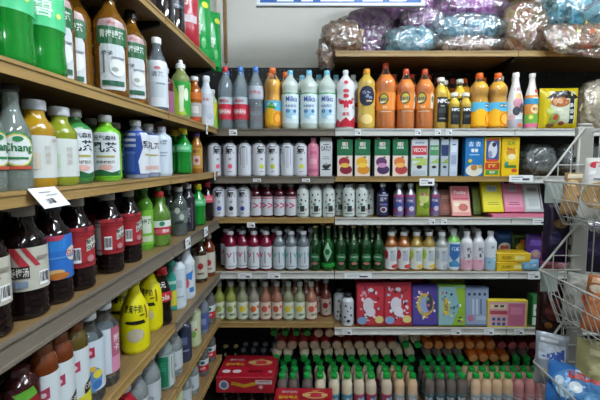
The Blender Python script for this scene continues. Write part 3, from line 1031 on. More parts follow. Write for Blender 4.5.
fruity('f_red', 'amber juice bottle with red fruit label', '#a8642e', '#cfd2d0', '#b02a3a', '#c0362e')
fruity('f_yel', 'amber juice bottle with lime fruit label', '#a98a3a', '#d0d4cc', '#a9c23a', '#d9b23a')
fruity('f_clr', 'pale drink bottle with plain white label', '#b0b6b0', '#c2c8cc', '#9aa6b0', '#aab4b8')
K['yog'] = bottle('yogurt_bottle', 'bottle', 'white bottle with green and blue sleeve', .215, .033, '#cdd6da', '#c2c9cc', .0165, .018, dict(s0=.68, s1=.86, foot=.9),
    label=[band(.01, .15, '#c6d2d8')], lett=[R(0, .165, .2, .03, '#6fae4a'), P([(-.03, .14), (.03, .14), (.03, .08), (-.01, .05), (-.03, .08)], '#2f5f9a'), T(0, .115, .02, '优益', '#d2dce4'), P([(-.03, .04), (.0, .06), (.03, .03), (.03, .02), (-.03, .02)], '#4a86b4')])
K['ypink'] = bottle('pale_milk_bottle', 'bottle', 'white milk drink bottle fading to pink', .205, .031, '#d3d3d6', '#c9ccd0', .0155, .018, dict(s0=.7, s1=.88, foot=.9),
    label=[band(.008, .06, '#d6a4b6'), band(.06, .15, '#d0d0d4')], lett=[T(0, .115, .02, '奶', '#3a3a48'), E(.01, .1, .01, .008, '#4a4a5a'), E(0, .05, .014, .01, '#c07a94'), E(-.02, .07, .008, .008, '#c07a94'), E(.02, .04, .01, .01, '#e2c0cc'), R(0, .082, .01, .02, '#5a5a68')])
K['yblue'] = bottle('pale_milk_bottle', 'bottle', 'white milk drink bottle with pale blue base', .205, .031, '#d0d4d8', '#c9ccd0', .0155, .018, dict(s0=.7, s1=.88, foot=.9),
    label=[band(.008, .07, '#8fb4c6'), band(.07, .15, '#ccd2d6')], lett=[T(0, .125, .014, '奶', '#4a5060'), E(.01, .06, .016, .012, '#c6d6de'), E(-.015, .045, .012, .012, '#6a94ac'), E(.02, .085, .008, .008, '#6a94ac')])


def slim(key, desc, liqc, lab, c1):
    K[key] = bottle('slim_juice_bottle', 'bottle', desc, .205, .0298, pet(liqc, .5, .06), '#a0a6a2', .015, .024, dict(s0=.56, s1=.78, foot=.92),
        label=[band(.012, .1, lab)], lett=[E(-.004, .065, .03, .034, c1), R(.008, .034, .03, .012, '#8a9a86'), T(.004, .035, .012, '果', '#5a6a50'), E(.022, .075, .014, .018, c1)], seg=16)


slim('s_lime', 'slim lime juice bottle, pale label', '#b4bd5c', '#ccd2b8', '#94a04a')
slim('s_lemon', 'slim clear juice bottle, lemon label', '#b4b890', '#ccd2c0', '#cdb92f')
slim('s_or', 'slim clear juice bottle, orange label', '#b8b0a0', '#d0d2c6', '#c9642c')
slim('s_pink', 'slim pink juice bottle, grapefruit label', '#c98a70', '#d6c4b4', '#c2503f')
slim('s_red', 'slim reddish juice bottle, dark label', '#9a4a3e', '#a9948c', '#7a2020')
K['dotb'] = bottle('spotted_bottle', 'can bottle', 'white bottle with black spots and dark cap', .17, .033, '#bfc3c8', '#1c1d20', .02, .02, dict(s0=.76, s1=.9, foot=.9), neckr=.018,
    label=[band(.006, .13, '#c6cad0')], lett=[E(-.012, .11, .012, .01, '#20222a'), E(.014, .1, .008, .014, '#20222a'), E(-.002, .082, .01, .008, '#3a3c48'), E(.016, .06, .012, .012, '#20222a'), E(-.016, .05, .012, .012, '#33353e'), E(.002, .03, .02, .016, '#20222a'), E(-.02, .025, .008, .01, '#20222a')])


def toy(key, desc, w, h, col, items, d=.05):
    K[key] = carton('toy_candy_box', 'box', desc, w, d, h, col, front=items)


def blobs(seed, w, h, cols, n, s0, s1):
    rr = random.Random(seed)
    return [E(rr.uniform(-.4, .4) * w, h * rr.uniform(.12, .9), min(w, h) * rr.uniform(s0, s1), min(w, h) * rr.uniform(s0, s1), rr.choice(cols), 10) for _ in range(n)]


RED = lambda s: [R(0, .11, .13, .2, '#b8323e')] + blobs(s, .13, .22, ['#d8d4dc', '#d0506a', '#e6ccd4', '#5a2a5a', '#d29aa8', '#9ab8d0', '#2a2434'], 34, .05, .17) + [E(-.012, .11, .056, .08, '#cfcbd4'), E(0, .075, .05, .05, '#d8d2da'), E(.045, .035, .045, .04, '#d2c078'), E(-.045, .03, .05, .04, '#7a96b8'), E(0, .19, .03, .02, '#d8d0d8')]
toy('t_red', 'red toy candy box with white and pastel cartoon shapes', .145, .225, '#a02838', RED(3))
toy('t_red2', 'red toy candy box with pale shapes, leaning against the purple one', .145, .225, '#a02838', RED(9))
toy('t_purple', 'purple toy candy box with a colourful ring', .14, .21, '#3a2f78', [R(0, .105, .13, .19, '#4a3f8a'), E(0, .11, .09, .12, '#c9a84a'), E(.0, .11, .06, .085, '#8fa0c8'), E(.022, .12, .035, .09, '#3a3a48')] + blobs(5, .13, .2, ['#d8c050', '#c06a8a', '#7ab0c0', '#e0dcd0', '#3a2a6a', '#7aa84a', '#e6e2da'], 30, .05, .14))
toy('t_teal', 'green and teal toy candy box with yellow oval', .145, .215, '#6f9a3a', [R(0, .105, .135, .2, '#8ab4bc'), P([(.0, .005), (.067, .005), (.067, .2), (.02, .2), (.04, .1)], '#8ab03a'), E(-.03, .1, .035, .09, '#d0bb3a'), T(-.03, .1, .018, 'ABC', '#3a4a6a', rot=90)] + blobs(8, .13, .2, ['#2a3038', '#d8c050', '#e0e4d8', '#3a7a8a', '#c0708a', '#c8d48a'], 28, .05, .14))
toy('t_grey', 'grey blue toy box with dotted windows', .125, .2, '#6a7a9a', [R(0, .1, .115, .18, '#8a9ab4')] + [E(-.04 + .027 * k, .165, .014, .016, '#2c3448') for k in range(4)] + [R(-.02, .1, .01, .08, '#b9c2d0'), R(0, .1, .01, .08, '#b9c2d0'), R(.02, .1, .01, .08, '#5a6a8a'), E(-.035, .04, .035, .035, '#b06a8a'), R(.02, .04, .05, .02, '#a9b4c8')])
toy('t_yellow', 'yellow framed box with pink panel and blue pieces', .205, .145, '#c9b42a', [R(0, .072, .19, .128, '#c89aa0'), R(.045, .07, .085, .12, '#b0607e'), R(-.045, .08, .09, .02, '#a8404e'), R(.045, .09, .06, .04, '#c27a94')] + [R(-.07 + .026 * k, .045 - .026 * j, .016, .016, '#2a5a8a') for k in range(3) for j in range(2)] + [R(-.05, .112, .08, .022, '#d2c6a0'), R(-.03, .115, .02, .012, '#3a3a48'), R(-.06, .115, .02, .012, '#3a3a48')], d=.03)
toy('t_green', 'slim green and white box', .05, .165, '#2f7a40', [R(0, .09, .04, .06, '#d2dcd4'), R(0, .03, .045, .04, '#c9d4cc'), E(0, .09, .02, .024, '#5a9a5a')], d=.05)
toy('t_strip_r', 'red box lying behind the toy boxes', .17, .235, '#a02430', [R(0, .22, .15, .02, '#c04a4a')], d=.03)
toy('t_strip_y', 'olive yellow box standing behind the toy boxes', .19, .24, '#8a8a24', [R(0, .22, .17, .02, '#a8a43a')], d=.03)
K['snack_blue'] = pouch('snack_bag', 'bag', 'blue snack bag with red and white oval', .1, .05, .19, '#244a86', seed=5, crumple=.003, front=[E(0, .1, .07, .055, '#d6d2d4'), T(0, .1, .026, 'OK', '#b02a38', bold=.05), E(0, .1, .05, .012, '#c04a54'), R(0, .16, .07, .02, '#3a6ab0'), E(.02, .04, .05, .04, '#3a7ab8')])
K['snack_dk'] = pouch('snack_bag', 'bag', 'dark green snack bag with yellow fruit', .09, .045, .185, '#1f3a1f', seed=6, crumple=.003, front=[E(.005, .1, .05, .05, '#b99a2a'), E(-.012, .07, .03, .04, '#6a8a2a'), E(.015, .13, .03, .03, '#c0703a'), R(0, .16, .06, .014, '#4a6a2a')])
K['snack_pur'] = pouch('snack_bag', 'bag', 'purple snack bag with pale round print', .088, .045, .185, '#4a2f7a', seed=7, crumple=.003, front=[E(0, .075, .06, .06, '#9a7a9c'), E(0, .08, .035, .03, '#c2a07a'), R(0, .14, .06, .03, '#6a4fa0'), E(0, .03, .04, .03, '#6a5aa0')])
K['snack_pg'] = pouch('snack_bag', 'bag', 'pink and green wafer bag', .07, .04, .2, '#8a4a62', seed=8, crumple=.003, front=[R(0, .17, .06, .04, '#7a8a3a'), E(0, .1, .04, .05, '#b07a86'), R(0, .04, .05, .03, '#a05a72')])
K['ybox'] = carton('yellow_candy_box', 'box', 'flat yellow candy box', .17, .09, .046, '#c9a414', front=[R(0, .023, .15, .034, '#d2b022'), R(.03, .023, .05, .02, '#e0cf80'), T(-.035, .023, .018, '泡泡糖', '#8a6a14')])
K['bpack'] = pouch('blue_packet', 'packet', 'small light blue packet lying by yellow boxes', .1, .03, .06, '#6a9ab8', seed=9, crumple=.004, front=[R(0, .03, .05, .02, '#8ab4cc'), R(.02, .035, .02, .01, '#b9d0dc')])
K['ybag'] = pouch('snack_bag', 'bag', 'yellow snack bag with dark roof print and white panel', .19, .07, .21, '#cdb81a', seed=2, crumple=.004,
    front=[R(.005, .11, .12, .16, '#c9cdb4'), P([(-.075, .155), (-.03, .19), (.03, .195), (.085, .16), (.06, .15), (-.05, .15)], '#2a241c'), E(-.01, .135, .09, .05, '#a8643a'), E(-.02, .14, .05, .03, '#c9a07a'), R(.048, .09, .024, .12, '#1f2630'), T(.048, .09, .022, '香', '#d8dcd0'), T(.048, .12, .022, '脆', '#d8dcd0'), T(.048, .06, .022, '米', '#d8dcd0'), E(-.035, .055, .05, .05, '#8a9a4a'), E(-.03, .06, .025, .03, '#a84a3a'), E(-.055, .09, .03, .03, '#b9c86a'), E(.0, .03, .03, .02, '#7a3a2a'), E(-.05, .02, .04, .02, '#6a4a2a'), E(-.01, .09, .03, .03, '#d8dcc0')])

# ------------------------------------------------------------------ kinds on the left shelves
DOME = dict(s0=.58, s1=.9, foot=.85)
K['sprite'] = bottle('green_soda_bottle', 'bottle', 'big green soda bottle', .28, .0405, GREENP, '#1d9a3a', .015, .019, dict(s0=.66, s1=.93, waist=(.24, .1, .06), ribs=(.3, .62, 7, .02), foot=.6),
    label=[band(.095, .165, '#4fc486')], lett=[T(0, .13, .034, '雪碧', '#d6efdc'), E(-.04, .14, .014, .014, '#e0e878'), E(.045, .12, .01, .01, '#e0e878')])
AMBER = pet('#96641e', .5, .04, '#d8a858')
K['plum_tea'] = bottle('plum_tea_bottle', 'bottle', 'amber tea bottle with white green label', .278, .041, AMBER, '#1d1a18', .0165, .018, dict(s0=.66, s1=.9, foot=.85), ring='#1d1a18',
    label=[P([(-.026, .018), (.026, .018), (.031, .024), (.031, .122), (.026, .134), (-.026, .134), (-.031, .122), (-.031, .024)], '#c6ccd0'), R(0, .155, .072, .044, '#1c5a34'), P([(-.034, .177), (.034, .177), (.028, .192), (.0, .2), (-.028, .192)], '#b09494')],
    lett=[T(0, .158, .02, '青梅绿茶', '#d2dcd4', wmax=.056), T(0, .187, .01, '统一', '#b0404a'), T(-.012, .11, .012, '梅子', '#4a5058'), E(.01, .075, .035, .045, '#dfe2e0'), E(.004, .07, .016, .012, '#9aa49c'), R(-.02, .085, .004, .05, '#6a7078'), R(0, .035, .05, .012, '#2a5a44'), R(.012, .1, .03, .004, '#8a9096')])
K['barcode_tea'] = bottle('plum_tea_bottle', 'bottle', 'amber tea bottle turned to its bar code', .278, .041, AMBER, '#1d1a18', .0165, .018, dict(s0=.66, s1=.9, foot=.85),
    label=[R(-.01, .08, .06, .12, '#c6ccd0')], lett=[code(.012, .06, .022, .04), R(-.02, .1, .03, .05, '#9aa0a4'), R(0, .158, .09, .04, '#1c5a34')])
K['white_lab'] = bottle('clear_tea_bottle', 'bottle', 'clear bottle with long white sleeve', .243, .032, CLEARW, '#dfe2e4', .0155, .02, dict(s0=.6, s1=.88, foot=.85),
    label=[band(.015, .165, '#cfd5da')], lett=[T(0, .12, .018, '清茶', '#7a8a98'), R(0, .07, .04, .05, '#bcc6cc'), R(.01, .09, .03, .004, '#6a7a8a'), E(0, .14, .02, .01, '#c0707a')])
K['x_red'] = bottle('dark_red_drink_bottle', 'bottle', 'dark red drink bottle with magenta crossed chevrons', .175, .031, pet('#5a1020', .8, .06), '#a9a4a6', .0165, .017, dict(s0=.68, s1=.86, foot=.9),
    label=[band(.01, .09, '#8a5a70')], lett=[V(0, .06, .03, .03, .008, '#a01860', 90), V(0, .06, .03, .03, .008, '#a01860', -90)])
K['sport_green'] = bottle('sport_cap_bottle', 'bottle', 'pale bottle with green label and sport cap', .238, .036, pet('#b9c77a', .45, .06, '#dfe6b8'), '#e6e8e8', .0185, .034, dict(s0=.68, s1=.84, waist=(.42, .1, .08), foot=.85), sport=True,
    label=[band(.02, .15, '#a9c43a')], lett=[P([(-.03, .15), (.04, .15), (.05, .02), (.02, .02)], '#2f9a3a'), P([(-.01, .13), (.012, .135), (.006, .03), (-.008, .03)], '#d6e0c0'), E(.02, .1, .02, .05, '#d9e6c8')])
K['small_or'] = bottle('orange_drink_bottle', 'bottle', 'small orange drink bottle with clear sleeve', .205, .029, pet('#c06a20', .6, .06), '#d6d6d4', .0165, .018, dict(s0=.68, s1=.86, foot=.9),
    label=[band(.03, .09, '#a9a8a4')], lett=[R(0, .06, .03, .03, '#d2d0c8'), R(0, .12, .1, .03, '#c86a24'), E(0, .02, .03, .018, '#c04a2a')])
K['white_tall'] = bottle('white_tea_bottle', 'bottle', 'white sleeved bottle with ball cap', .245, .033, '#cfd6dc', '#e2e5e8', .0175, .024, dict(s0=.62, s1=.86, waist=(.5, .1, .06), foot=.88),
    label=[band(.012, .15, '#d2d8de')], lett=[T(0, .13, .014, '乳酸', '#c0707c'), R(0, .08, .04, .05, '#c2cad2'), E(.015, .05, .03, .03, '#b6c0ca')])
K['green_yel'] = bottle('green_label_bottle', 'bottle', 'pale bottle with yellow and green sleeve', .2, .03, '#a9b48a', '#c9ccc6', .0165, .018, dict(s0=.68, s1=.86, foot=.9),
    label=[band(.012, .13, '#7fae3a')], lett=[P([(-.03, .13), (.03, .13), (.0, .02)], '#d2c83a')])
GLASS = pet('#b4c2ba', .32, .04, '#d0ddd4')
K['chang'] = bottle('glass_soda_bottle', 'bottle', 'clear glass soda bottle with green oval label', .2, .029, GLASS, '#2a2c2a', .0145, .012, dict(s0=.5, s1=.82, foot=.92), neckr=.0125,
    label=[E(0, .075, .062, .07, '#2f7a4a'), E(0, .075, .056, .062, '#c9b45a'), E(0, .075, .05, .056, '#d6dcd8')], lett=[T(0, .078, .02, 'Chang', '#1f6a3a', wmax=.046), R(0, .06, .03, .004, '#2f7a4a'), R(0, .042, .04, .006, '#b04a3a'), E(0, .096, .016, .01, '#2f7a4a')])
YJ = dict(s0=.66, s1=.84, foot=.9)
jl = [T(.004, .074, .011, '柠', '#bdb2aa', bold=0), T(.004, .061, .011, '檬', '#bdb2aa', bold=0), T(.004, .048, .011, '茶', '#bdb2aa', bold=0), R(-.014, .05, .012, .03, '#d2c6b4'), R(.02, .09, .012, .006, '#b8aea6')]
K['yjuice'] = bottle('yellow_tea_bottle', 'bottle', 'yellow tea bottle with white label and silver cap', .166, .031, pet('#b98f1c', .8, .06), '#a9aeb0', .019, .019, YJ,
    label=[band(.018, .098, '#cdd0cc')], lett=jl)
K['ygjuice'] = bottle('lime_tea_bottle', 'bottle', 'lime tea bottle with white label and silver cap', .162, .031, pet('#8f9a24', .8, .06), '#b9bec0', .019, .018, YJ,
    label=[band(.018, .096, '#ccd2ce')], lett=jl[:3] + [R(-.018, .05, .012, .03, '#b9cdb4')])
MT = [P([(-.036, .014), (.036, .014), (.036, .115), (.028, .122), (-.028, .122), (-.036, .115)], '#d3d8da'), P([(-.036, .014), (.036, .014), (.036, .028), (.012, .022), (-.012, .03), (-.036, .024)], '#1f5a34')]
mtl = [T(0, .108, .0125, '元气森林', '#26303a', wmax=.05), T(.0, .085, .026, '乳茶', '#1c2230', wmax=.056, bold=.03), R(0, .062, .04, .005, '#a9a05a'), T(0, .048, .008, '阿萨姆奶茶', '#6a6a5a', wmax=.04), E(.0, .035, .03, .014, '#d8a8a0')]
K['milktea'] = bottle('milk_tea_bottle', 'bottle', 'bright green milk tea bottle with white label', .167, .0335, '#6fa82c', '#e2e4e4', .0155, .017, dict(s0=.72, s1=.88, foot=.92),
    label=[band(.01, .135, '#69b52a')] + MT, lett=mtl)
K['milktea_d'] = bottle('milk_tea_bottle', 'bottle', 'dark green milk tea bottle with grey cap', .167, .0335, '#3a6a34', '#9a9a96', .0155, .017, dict(s0=.72, s1=.88, foot=.92),
    label=[band(.01, .135, '#2f7a3a')] + MT, lett=mtl)
K['milktea_b'] = bottle('milk_tea_bottle', 'bottle', 'blue milk tea bottle with pale stripes', .172, .0335, '#8a94a8', '#e2e6ea', .0155, .017, dict(s0=.74, s1=.88, foot=.92),
    label=[band(.012, .14, '#23408a'), P([(.02, .014), (.1, .014), (.1, .135), (.024, .135), (.03, .09), (.016, .05)], '#d3d8de')],
    lett=[R(-.014, .128, .05, .008, '#9aa4b4'), R(-.014, .112, .05, .008, '#b4bcc8'), R(-.014, .096, .05, .008, '#9aa4b4'), R(-.014, .05, .04, .06, '#3a5aa0'), T(.052, .1, .022, '乳茶', '#1c2230', wmax=.05), R(.05, .07, .03, .005, '#a9a05a'), R(.05, .03, .03, .012, '#c9a8a0'), R(-.014, .075, .045, .006, '#5a74b0')])
K['paleblue'] = bottle('pale_tea_bottle', 'bottle', 'pale blue white bottle with small dark print', .17, .034, '#bcc8d2', '#c9d0d6', .0165, .017, dict(s0=.76, s1=.9, foot=.92),
    label=[band(.008, .14, '#c3d0da')], lett=[T(.004, .115, .016, '水溶', '#5a6a7a'), R(0, .08, .04, .004, '#8a9aa8'), R(0, .07, .03, .004, '#8a9aa8'), E(-.01, .05, .01, .01, '#6a7a8a')])
K['green_ycap'] = bottle('green_soda_bottle', 'bottle', 'green soda bottle with yellow cap', .187, .0335, GREENP, '#d9d020', .0165, .018, dict(s0=.58, s1=.86, waist=(.34, .12, .07), foot=.75), ring='#d9d020',
    label=[band(.09, .12, '#46b070')], lett=[R(0, .105, .05, .014, '#8fd0a0')])
K['purple_cap'] = bottle('orange_tea_bottle', 'bottle', 'orange tea bottle with purple cap', .18, .0255, pet('#a86a1c', .8, .06), '#4a2f7a', .016, .02, dict(s0=.66, s1=.86, foot=.9),
    label=[band(.02, .11, '#b98a3a')], lett=[R(0, .055, .03, .04, '#c9b0a8'), E(0, .055, .016, .016, '#a03a34'), T(0, .095, .014, '梨汁', '#5a2a1c')])
# dark plum drinks
DARK = mat('dark_plum_drink', '#150b0b', .06)
CB = dict(s0=.64, s1=.88, ribs=(.06, .24, 3, .035), foot=.85)
K['plum_white'] = bottle('dark_plum_bottle', 'bottle', 'dark plum drink bottle with white and red label', .21, .0335, DARK, '#b9b4ae', .0175, .019, CB,
    label=[band(.055, .135, '#b9b6a8')], lett=[P([(-.034, .135), (-.02, .135), (.0, .1), (-.014, .1)], '#a83038'), P([(-.012, .135), (-.004, .135), (.016, .1), (.008, .1)], '#a83038'), R(-.016, .09, .03, .022, '#1c1a1c'), T(-.016, .09, .017, '酸梅汤', '#d8d4cc', wmax=.028), code(.022, .075, .018, .026), R(-.016, .068, .024, .012, '#7a8aa0'), R(.02, .115, .02, .006, '#8a8478')])
K['plum_blue'] = bottle('dark_plum_bottle', 'bottle', 'dark drink bottle with blue label', .205, .0325, DARK, '#2a2c34', .0165, .019, CB,
    label=[band(.05, .14, '#2a66b4')], lett=[R(0, .12, .04, .024, '#2f7ac2'), E(.034, .1, .03, .03, '#d8d2c2'), T(.034, .1, .016, '乌梅', '#a83038'), E(0, .066, .03, .012, '#c2a06a'), E(.004, .058, .04, .014, '#a8642a'), P([(-.02, .14), (.02, .14), (.01, .13), (-.016, .13)], '#a0344a'), R(0, .095, .2, .003, '#5a94d0')])
K['plum_red'] = bottle('dark_plum_bottle', 'bottle', 'dark cola bottle with red label', .218, .0335, DARK, '#c9c6c0', .0165, .019, CB,
    label=[band(.055, .15, '#9c2a30'), R(-.036, .1, .022, .094, '#a9a08c')], lett=[code(-.008, .085, .018, .036), P([(.012, .092), (.036, .1), (.036, .128), (.012, .12)], '#d2d0c8'), T(.024, .117, .012, '酸梅', '#1c1a1c', rot=14), T(.024, .102, .012, '乌梅', '#1c1a1c', rot=14), P([(.006, .15), (.02, .15), (.014, .138)], '#5a1a2a'), R(0, .066, .1, .003, '#7a2028'), E(.02, .075, .016, .016, '#b07a80'), R(0, .14, .1, .003, '#7a2028'), R(0, .13, .1, .002, '#7a2028')])
K['green_ban'] = bottle('green_soda_bottle', 'bottle', 'pale green drink bottle with red cap and banded label', .186, .036, pet('#7fae4a', .45, .05, '#a8cf74'), '#c02a2a', .0165, .018, dict(s0=.56, s1=.86, foot=.85),
    label=[band(.04, .066, '#a8283a'), band(.066, .088, '#cfd6d0')], lett=[E(.008, .078, .018, .016, '#2a7a5a'), R(.0, .052, .05, .014, '#c25a64'), T(.02, .053, .012, '雪碧', '#e2d4d4')])
K['green_tall'] = bottle('green_label_bottle', 'bottle', 'tall green tea bottle behind the cola bottles', .22, .03, '#5a9a2c', '#3f9a3a', .0165, .02, dict(s0=.7, s1=.88, foot=.9),
    label=[band(.02, .14, '#6fae34')], lett=[R(.01, .09, .03, .06, '#c9d4c0'), T(.01, .1, .018, '绿茶', '#2a4a2a'), R(0, .04, .06, .02, '#b9c6a8')])
K['clr_dark'] = bottle('clear_soda_bottle', 'bottle', 'clear drink bottle with smoky label', .19, .032, pet('#7f8a86', .35, .05, '#a9b6b0'), '#c2c6c4', .0165, .018, dict(s0=.62, s1=.86, foot=.88),
    label=[band(.05, .1, '#5f6a66')], lett=[E(-.006, .1, .02, .024, '#b9bcb0'), E(.01, .075, .018, .024, '#b0b4aa'), R(.0, .055, .03, .01, '#2c3430')])
K['blk_lab'] = bottle('black_label_bottle', 'bottle', 'slim bottle with black lettered sleeve', .195, .029, '#2c2c34', '#b4b6bc', .0155, .018, dict(s0=.7, s1=.88, foot=.9),
    label=[band(.01, .14, '#1d1e26')], lett=[T(0, .07, .02, '黑咖啡', '#9a9ca8', rot=90), R(.016, .07, .003, .1, '#5a5c68')])
K['cola_s'] = bottle('cola_bottle', 'bottle', 'small cola bottle with red cap and red label', .2, .0305, DARK, '#b8242a', .0165, .018, dict(s0=.5, s1=.86, waist=(.3, .12, .1), foot=.8), ring='#b8242a',
    label=[band(.085, .118, '#b02430')], lett=[T(0, .1015, .02, 'Cola', '#e6dcd8'), T(0, .142, .02, '3元', '#c9c9cc')])
K['cola_p'] = bottle('cola_bottle', 'bottle', 'dark cola bottle with red cap and pink label', .19, .029, DARK, '#b02a38', .0165, .018, dict(s0=.56, s1=.86, foot=.8), ring='#b02a38',
    label=[band(.09, .125, '#c24a5a')], lett=[R(0, .108, .05, .012, '#dc8a92')])
# fifth left shelf
TEA = pet('#7a3a14', .85, .06)
def teab(key, desc, lc, c2):
    K[key] = bottle('white_label_tea_bottle', 'bottle', desc, .212, .0252, pet(lc, .85, .06), '#6a3a1c', .0165, .018, dict(s0=.84, s1=.95, foot=.88),
        label=[band(.01, .158, '#ccd4d6')], lett=[P([(-.012, .128), (.008, .134), (.008, .112), (-.012, .106)], '#a83a54'), E(-.002, .12, .01, .01, '#d8c4c8'), P([(.014, .075), (.034, .088), (.034, .062), (.014, .05)], '#1c1c1e'), P([(.0, .05), (.034, .06), (.034, .03), (.004, .02)], c2), E(-.02, .03, .03, .026, '#7aa844'), R(-.022, .09, .004, .06, '#aab4b8'), T(.02, .07, .012, '茶派', '#e0d8d0')])


teab('tea_a', 'amber tea bottle with white sleeve and yellow mark', '#6e3212', '#cfc02a')
teab('tea_b', 'olive tea bottle with white sleeve and yellow mark', '#5a4a1c', '#d0c83a')
K['pink_car'] = bottle('pink_white_bottle', 'bottle', 'pinkish white bottle with grey print', .16, .03, '#c9aeb0', '#d8c6c8', .0165, .018, dict(s0=.72, s1=.9, foot=.9),
    label=[band(.01, .13, '#cbb4b6')], lett=[R(0, .1, .05, .02, '#8f7a80'), R(0, .07, .06, .01, '#a8949a')])
K['apple'] = bottle('apple_juice_bottle', 'bottle', 'dark red apple drink bottle with green leaf print', .195, .028, '#2c1012', '#3a1416', .015, .018, dict(s0=.84, s1=.96, foot=.85),
    label=[band(.012, .165, '#3c1014')], lett=[E(.004, .125, .058, .06, '#8a1e28'), P([(-.012, .158), (.018, .164), (.026, .146), (.0, .14)], '#5a9a34'), E(.006, .108, .012, .014, '#c29a9c'), E(.006, .108, .007, .009, '#8a1e28'), E(.0, .035, .05, .03, '#8a9a3a')])
K['flower_w'] = bottle('clear_water_bottle', 'bottle', 'clear water bottle with blue flower label', .215, .029, CLEAR, '#d6dade', .0165, .02, dict(s0=.68, s1=.84, foot=.88),
    label=[band(.03, .15, '#c3cfd8')], lett=[E(0, .06, .05, .06, '#5a86b8'), E(-.012, .05, .024, .028, '#9ab8d0'), E(.014, .07, .02, .02, '#d8c23a'), E(.004, .085, .014, .012, '#cfa83a'), E(.012, .045, .02, .02, '#3a6aa8'), R(0, .125, .018, .024, '#a8304a'), E(0, .125, .008, .01, '#d8b0b8')])
K['pink_w'] = bottle('clear_water_bottle', 'bottle', 'clear water bottle with white and pink label', .215, .029, CLEAR, '#d6dade', .0165, .02, dict(s0=.68, s1=.84, foot=.88),
    label=[band(.035, .15, '#ccd3da'), R(.032, .093, .036, .115, '#a85a70'), R(.03, .055, .034, .04, '#cf8aa8')], lett=[T(.03, .11, .022, '水漾', '#d8c2ca', rot=90), R(-.01, .1, .004, .08, '#6a7a8a'), R(-.02, .1, .003, .06, '#8a9aa8'), R(-.012, .06, .02, .006, '#9aa8b4')])
K['yellow_b'] = bottle('yellow_milk_bottle', 'bottle', 'bright yellow drink bottle with black lettering', .222, .0385, '#d6cc10', '#d2c81a', .0175, .022, dict(s0=.5, s1=.88, foot=.9, bulge=.03),
    label=[band(.01, .17, '#d8cf0e')], lett=[T(-.004, .135, .022, '香蕉牛奶', '#2a2814', wmax=.055, rot=-6), P([(-.03, .095), (-.022, .102), (.024, .1), (.03, .088), (.0, .09)], '#1c1a14'), E(0, .058, .046, .04, '#bcb29a'), R(.034, .12, .006, .04, '#8a5a1c'), E(.02, .115, .016, .006, '#6a5a14')])
K['ygreen'] = bottle('green_label_bottle', 'bottle', 'teal and yellow sleeved bottle', .19, .028, '#2f8a7a', '#3f9a8a', .0155, .018, dict(s0=.7, s1=.88, foot=.9), label=[band(.01, .13, '#2f9482')], lett=[P([(-.03, .06), (.03, .09), (.03, .02), (-.03, .02)], '#c9c03a'), R(0, .11, .04, .012, '#a9d0c0')])
K['white_dk'] = bottle('white_milk_bottle', 'bottle', 'white bottle with black cap', .205, .03, '#bcc9d2', '#1c1d20', .016, .022, dict(s0=.76, s1=.9, foot=.9), label=[band(.01, .15, '#c6d2da')], lett=[R(0, .1, .03, .03, '#aab8c4'), R(0, .05, .04, .004, '#8a98a4')])
K['white_bl'] = bottle('white_milk_bottle', 'bottle', 'white bottle with blue cap and blue mark', .22, .034, '#cbd2d8', '#5a9ac8', .018, .018, dict(s0=.66, s1=.88, waist=(.5, .1, .05), foot=.9), label=[band(.01, .13, '#c6cdd4')], lett=[P([(-.02, .1), (.03, .12), (.02, .08)], '#3a7ac0'), E(0, .07, .02, .04, '#c0505a'), R(.02, .04, .02, .02, '#3a7ac0')])
K['brown_box'] = carton('brown_gift_box', 'box', 'dark brown box with pale edges and small white tag', .12, .05, .15, '#3c2418', front=[R(0, .075, .108, .138, '#4a2c1c'), R(.034, .05, .018, .036, '#c9ccd0'), R(0, .145, .12, .006, '#6a5a44'), R(0, .006, .12, .006, '#a8a49a')])
K['grn_cap_dk'] = bottle('dark_juice_bottle', 'bottle', 'dark juice bottle with green cap and white label', .21, .031, pet('#3a2410', .85, .06), '#1f7a3a', .0165, .018, dict(s0=.66, s1=.86, foot=.9), label=[band(.02, .13, '#bcb8a8')], lett=[E(0, .08, .024, .03, '#a02a34'), R(0, .045, .03, .008, '#6a5a4a')])
K['amber_lab'] = bottle('amber_juice_bottle', 'bottle', 'amber red juice bottle with white label', .205, .032, pet('#7a3014', .85, .06), '#a8a294', .0165, .018, dict(s0=.68, s1=.86, foot=.9), label=[band(.02, .12, '#c2bcb0')], lett=[E(0, .07, .026, .03, '#a8303a'), R(0, .04, .03, .008, '#7a6a5a')])
# sixth and lowest left shelves
K['clr_wcap'] = bottle('clear_soda_bottle', 'bottle', 'clear drink bottle with white cap', .19, .032, pet('#d4dede', .3, .05, '#e0e8e8'), '#d8dcdc', .0185, .02, dict(s0=.6, s1=.84, foot=.88), label=[band(.03, .1, '#b9c2c6')], lett=[R(0, .07, .03, .04, '#bcc4c8'), E(0, .05, .02, .02, '#8a949a')])
K['teal_lab'] = bottle('clear_soda_bottle', 'bottle', 'clear drink bottle with teal green label and white cap', .2, .033, pet('#c9d8d6', .35, .05, '#dbe8e4'), '#cdd4d6', .0195, .022, dict(s0=.66, s1=.84, foot=.88), label=[band(.012, .13, '#9fb0ac'), R(-.006, .07, .034, .11, '#1f7a58')], lett=[R(.024, .07, .016, .11, '#c2ccca'), T(-.006, .09, .018, '苏打', '#4aa884', rot=90), R(.024, .08, .003, .08, '#5a6a6a')])
K['navy_wcap'] = bottle('navy_label_bottle', 'bottle', 'bottle with navy sleeve and white cap', .19, .031, '#3a4054', '#c9ced2', .0185, .02, dict(s0=.72, s1=.88, foot=.9), label=[band(.01, .14, '#2c3248')], lett=[R(0, .09, .03, .03, '#5a6484'), R(0, .05, .04, .006, '#8a94a8')])
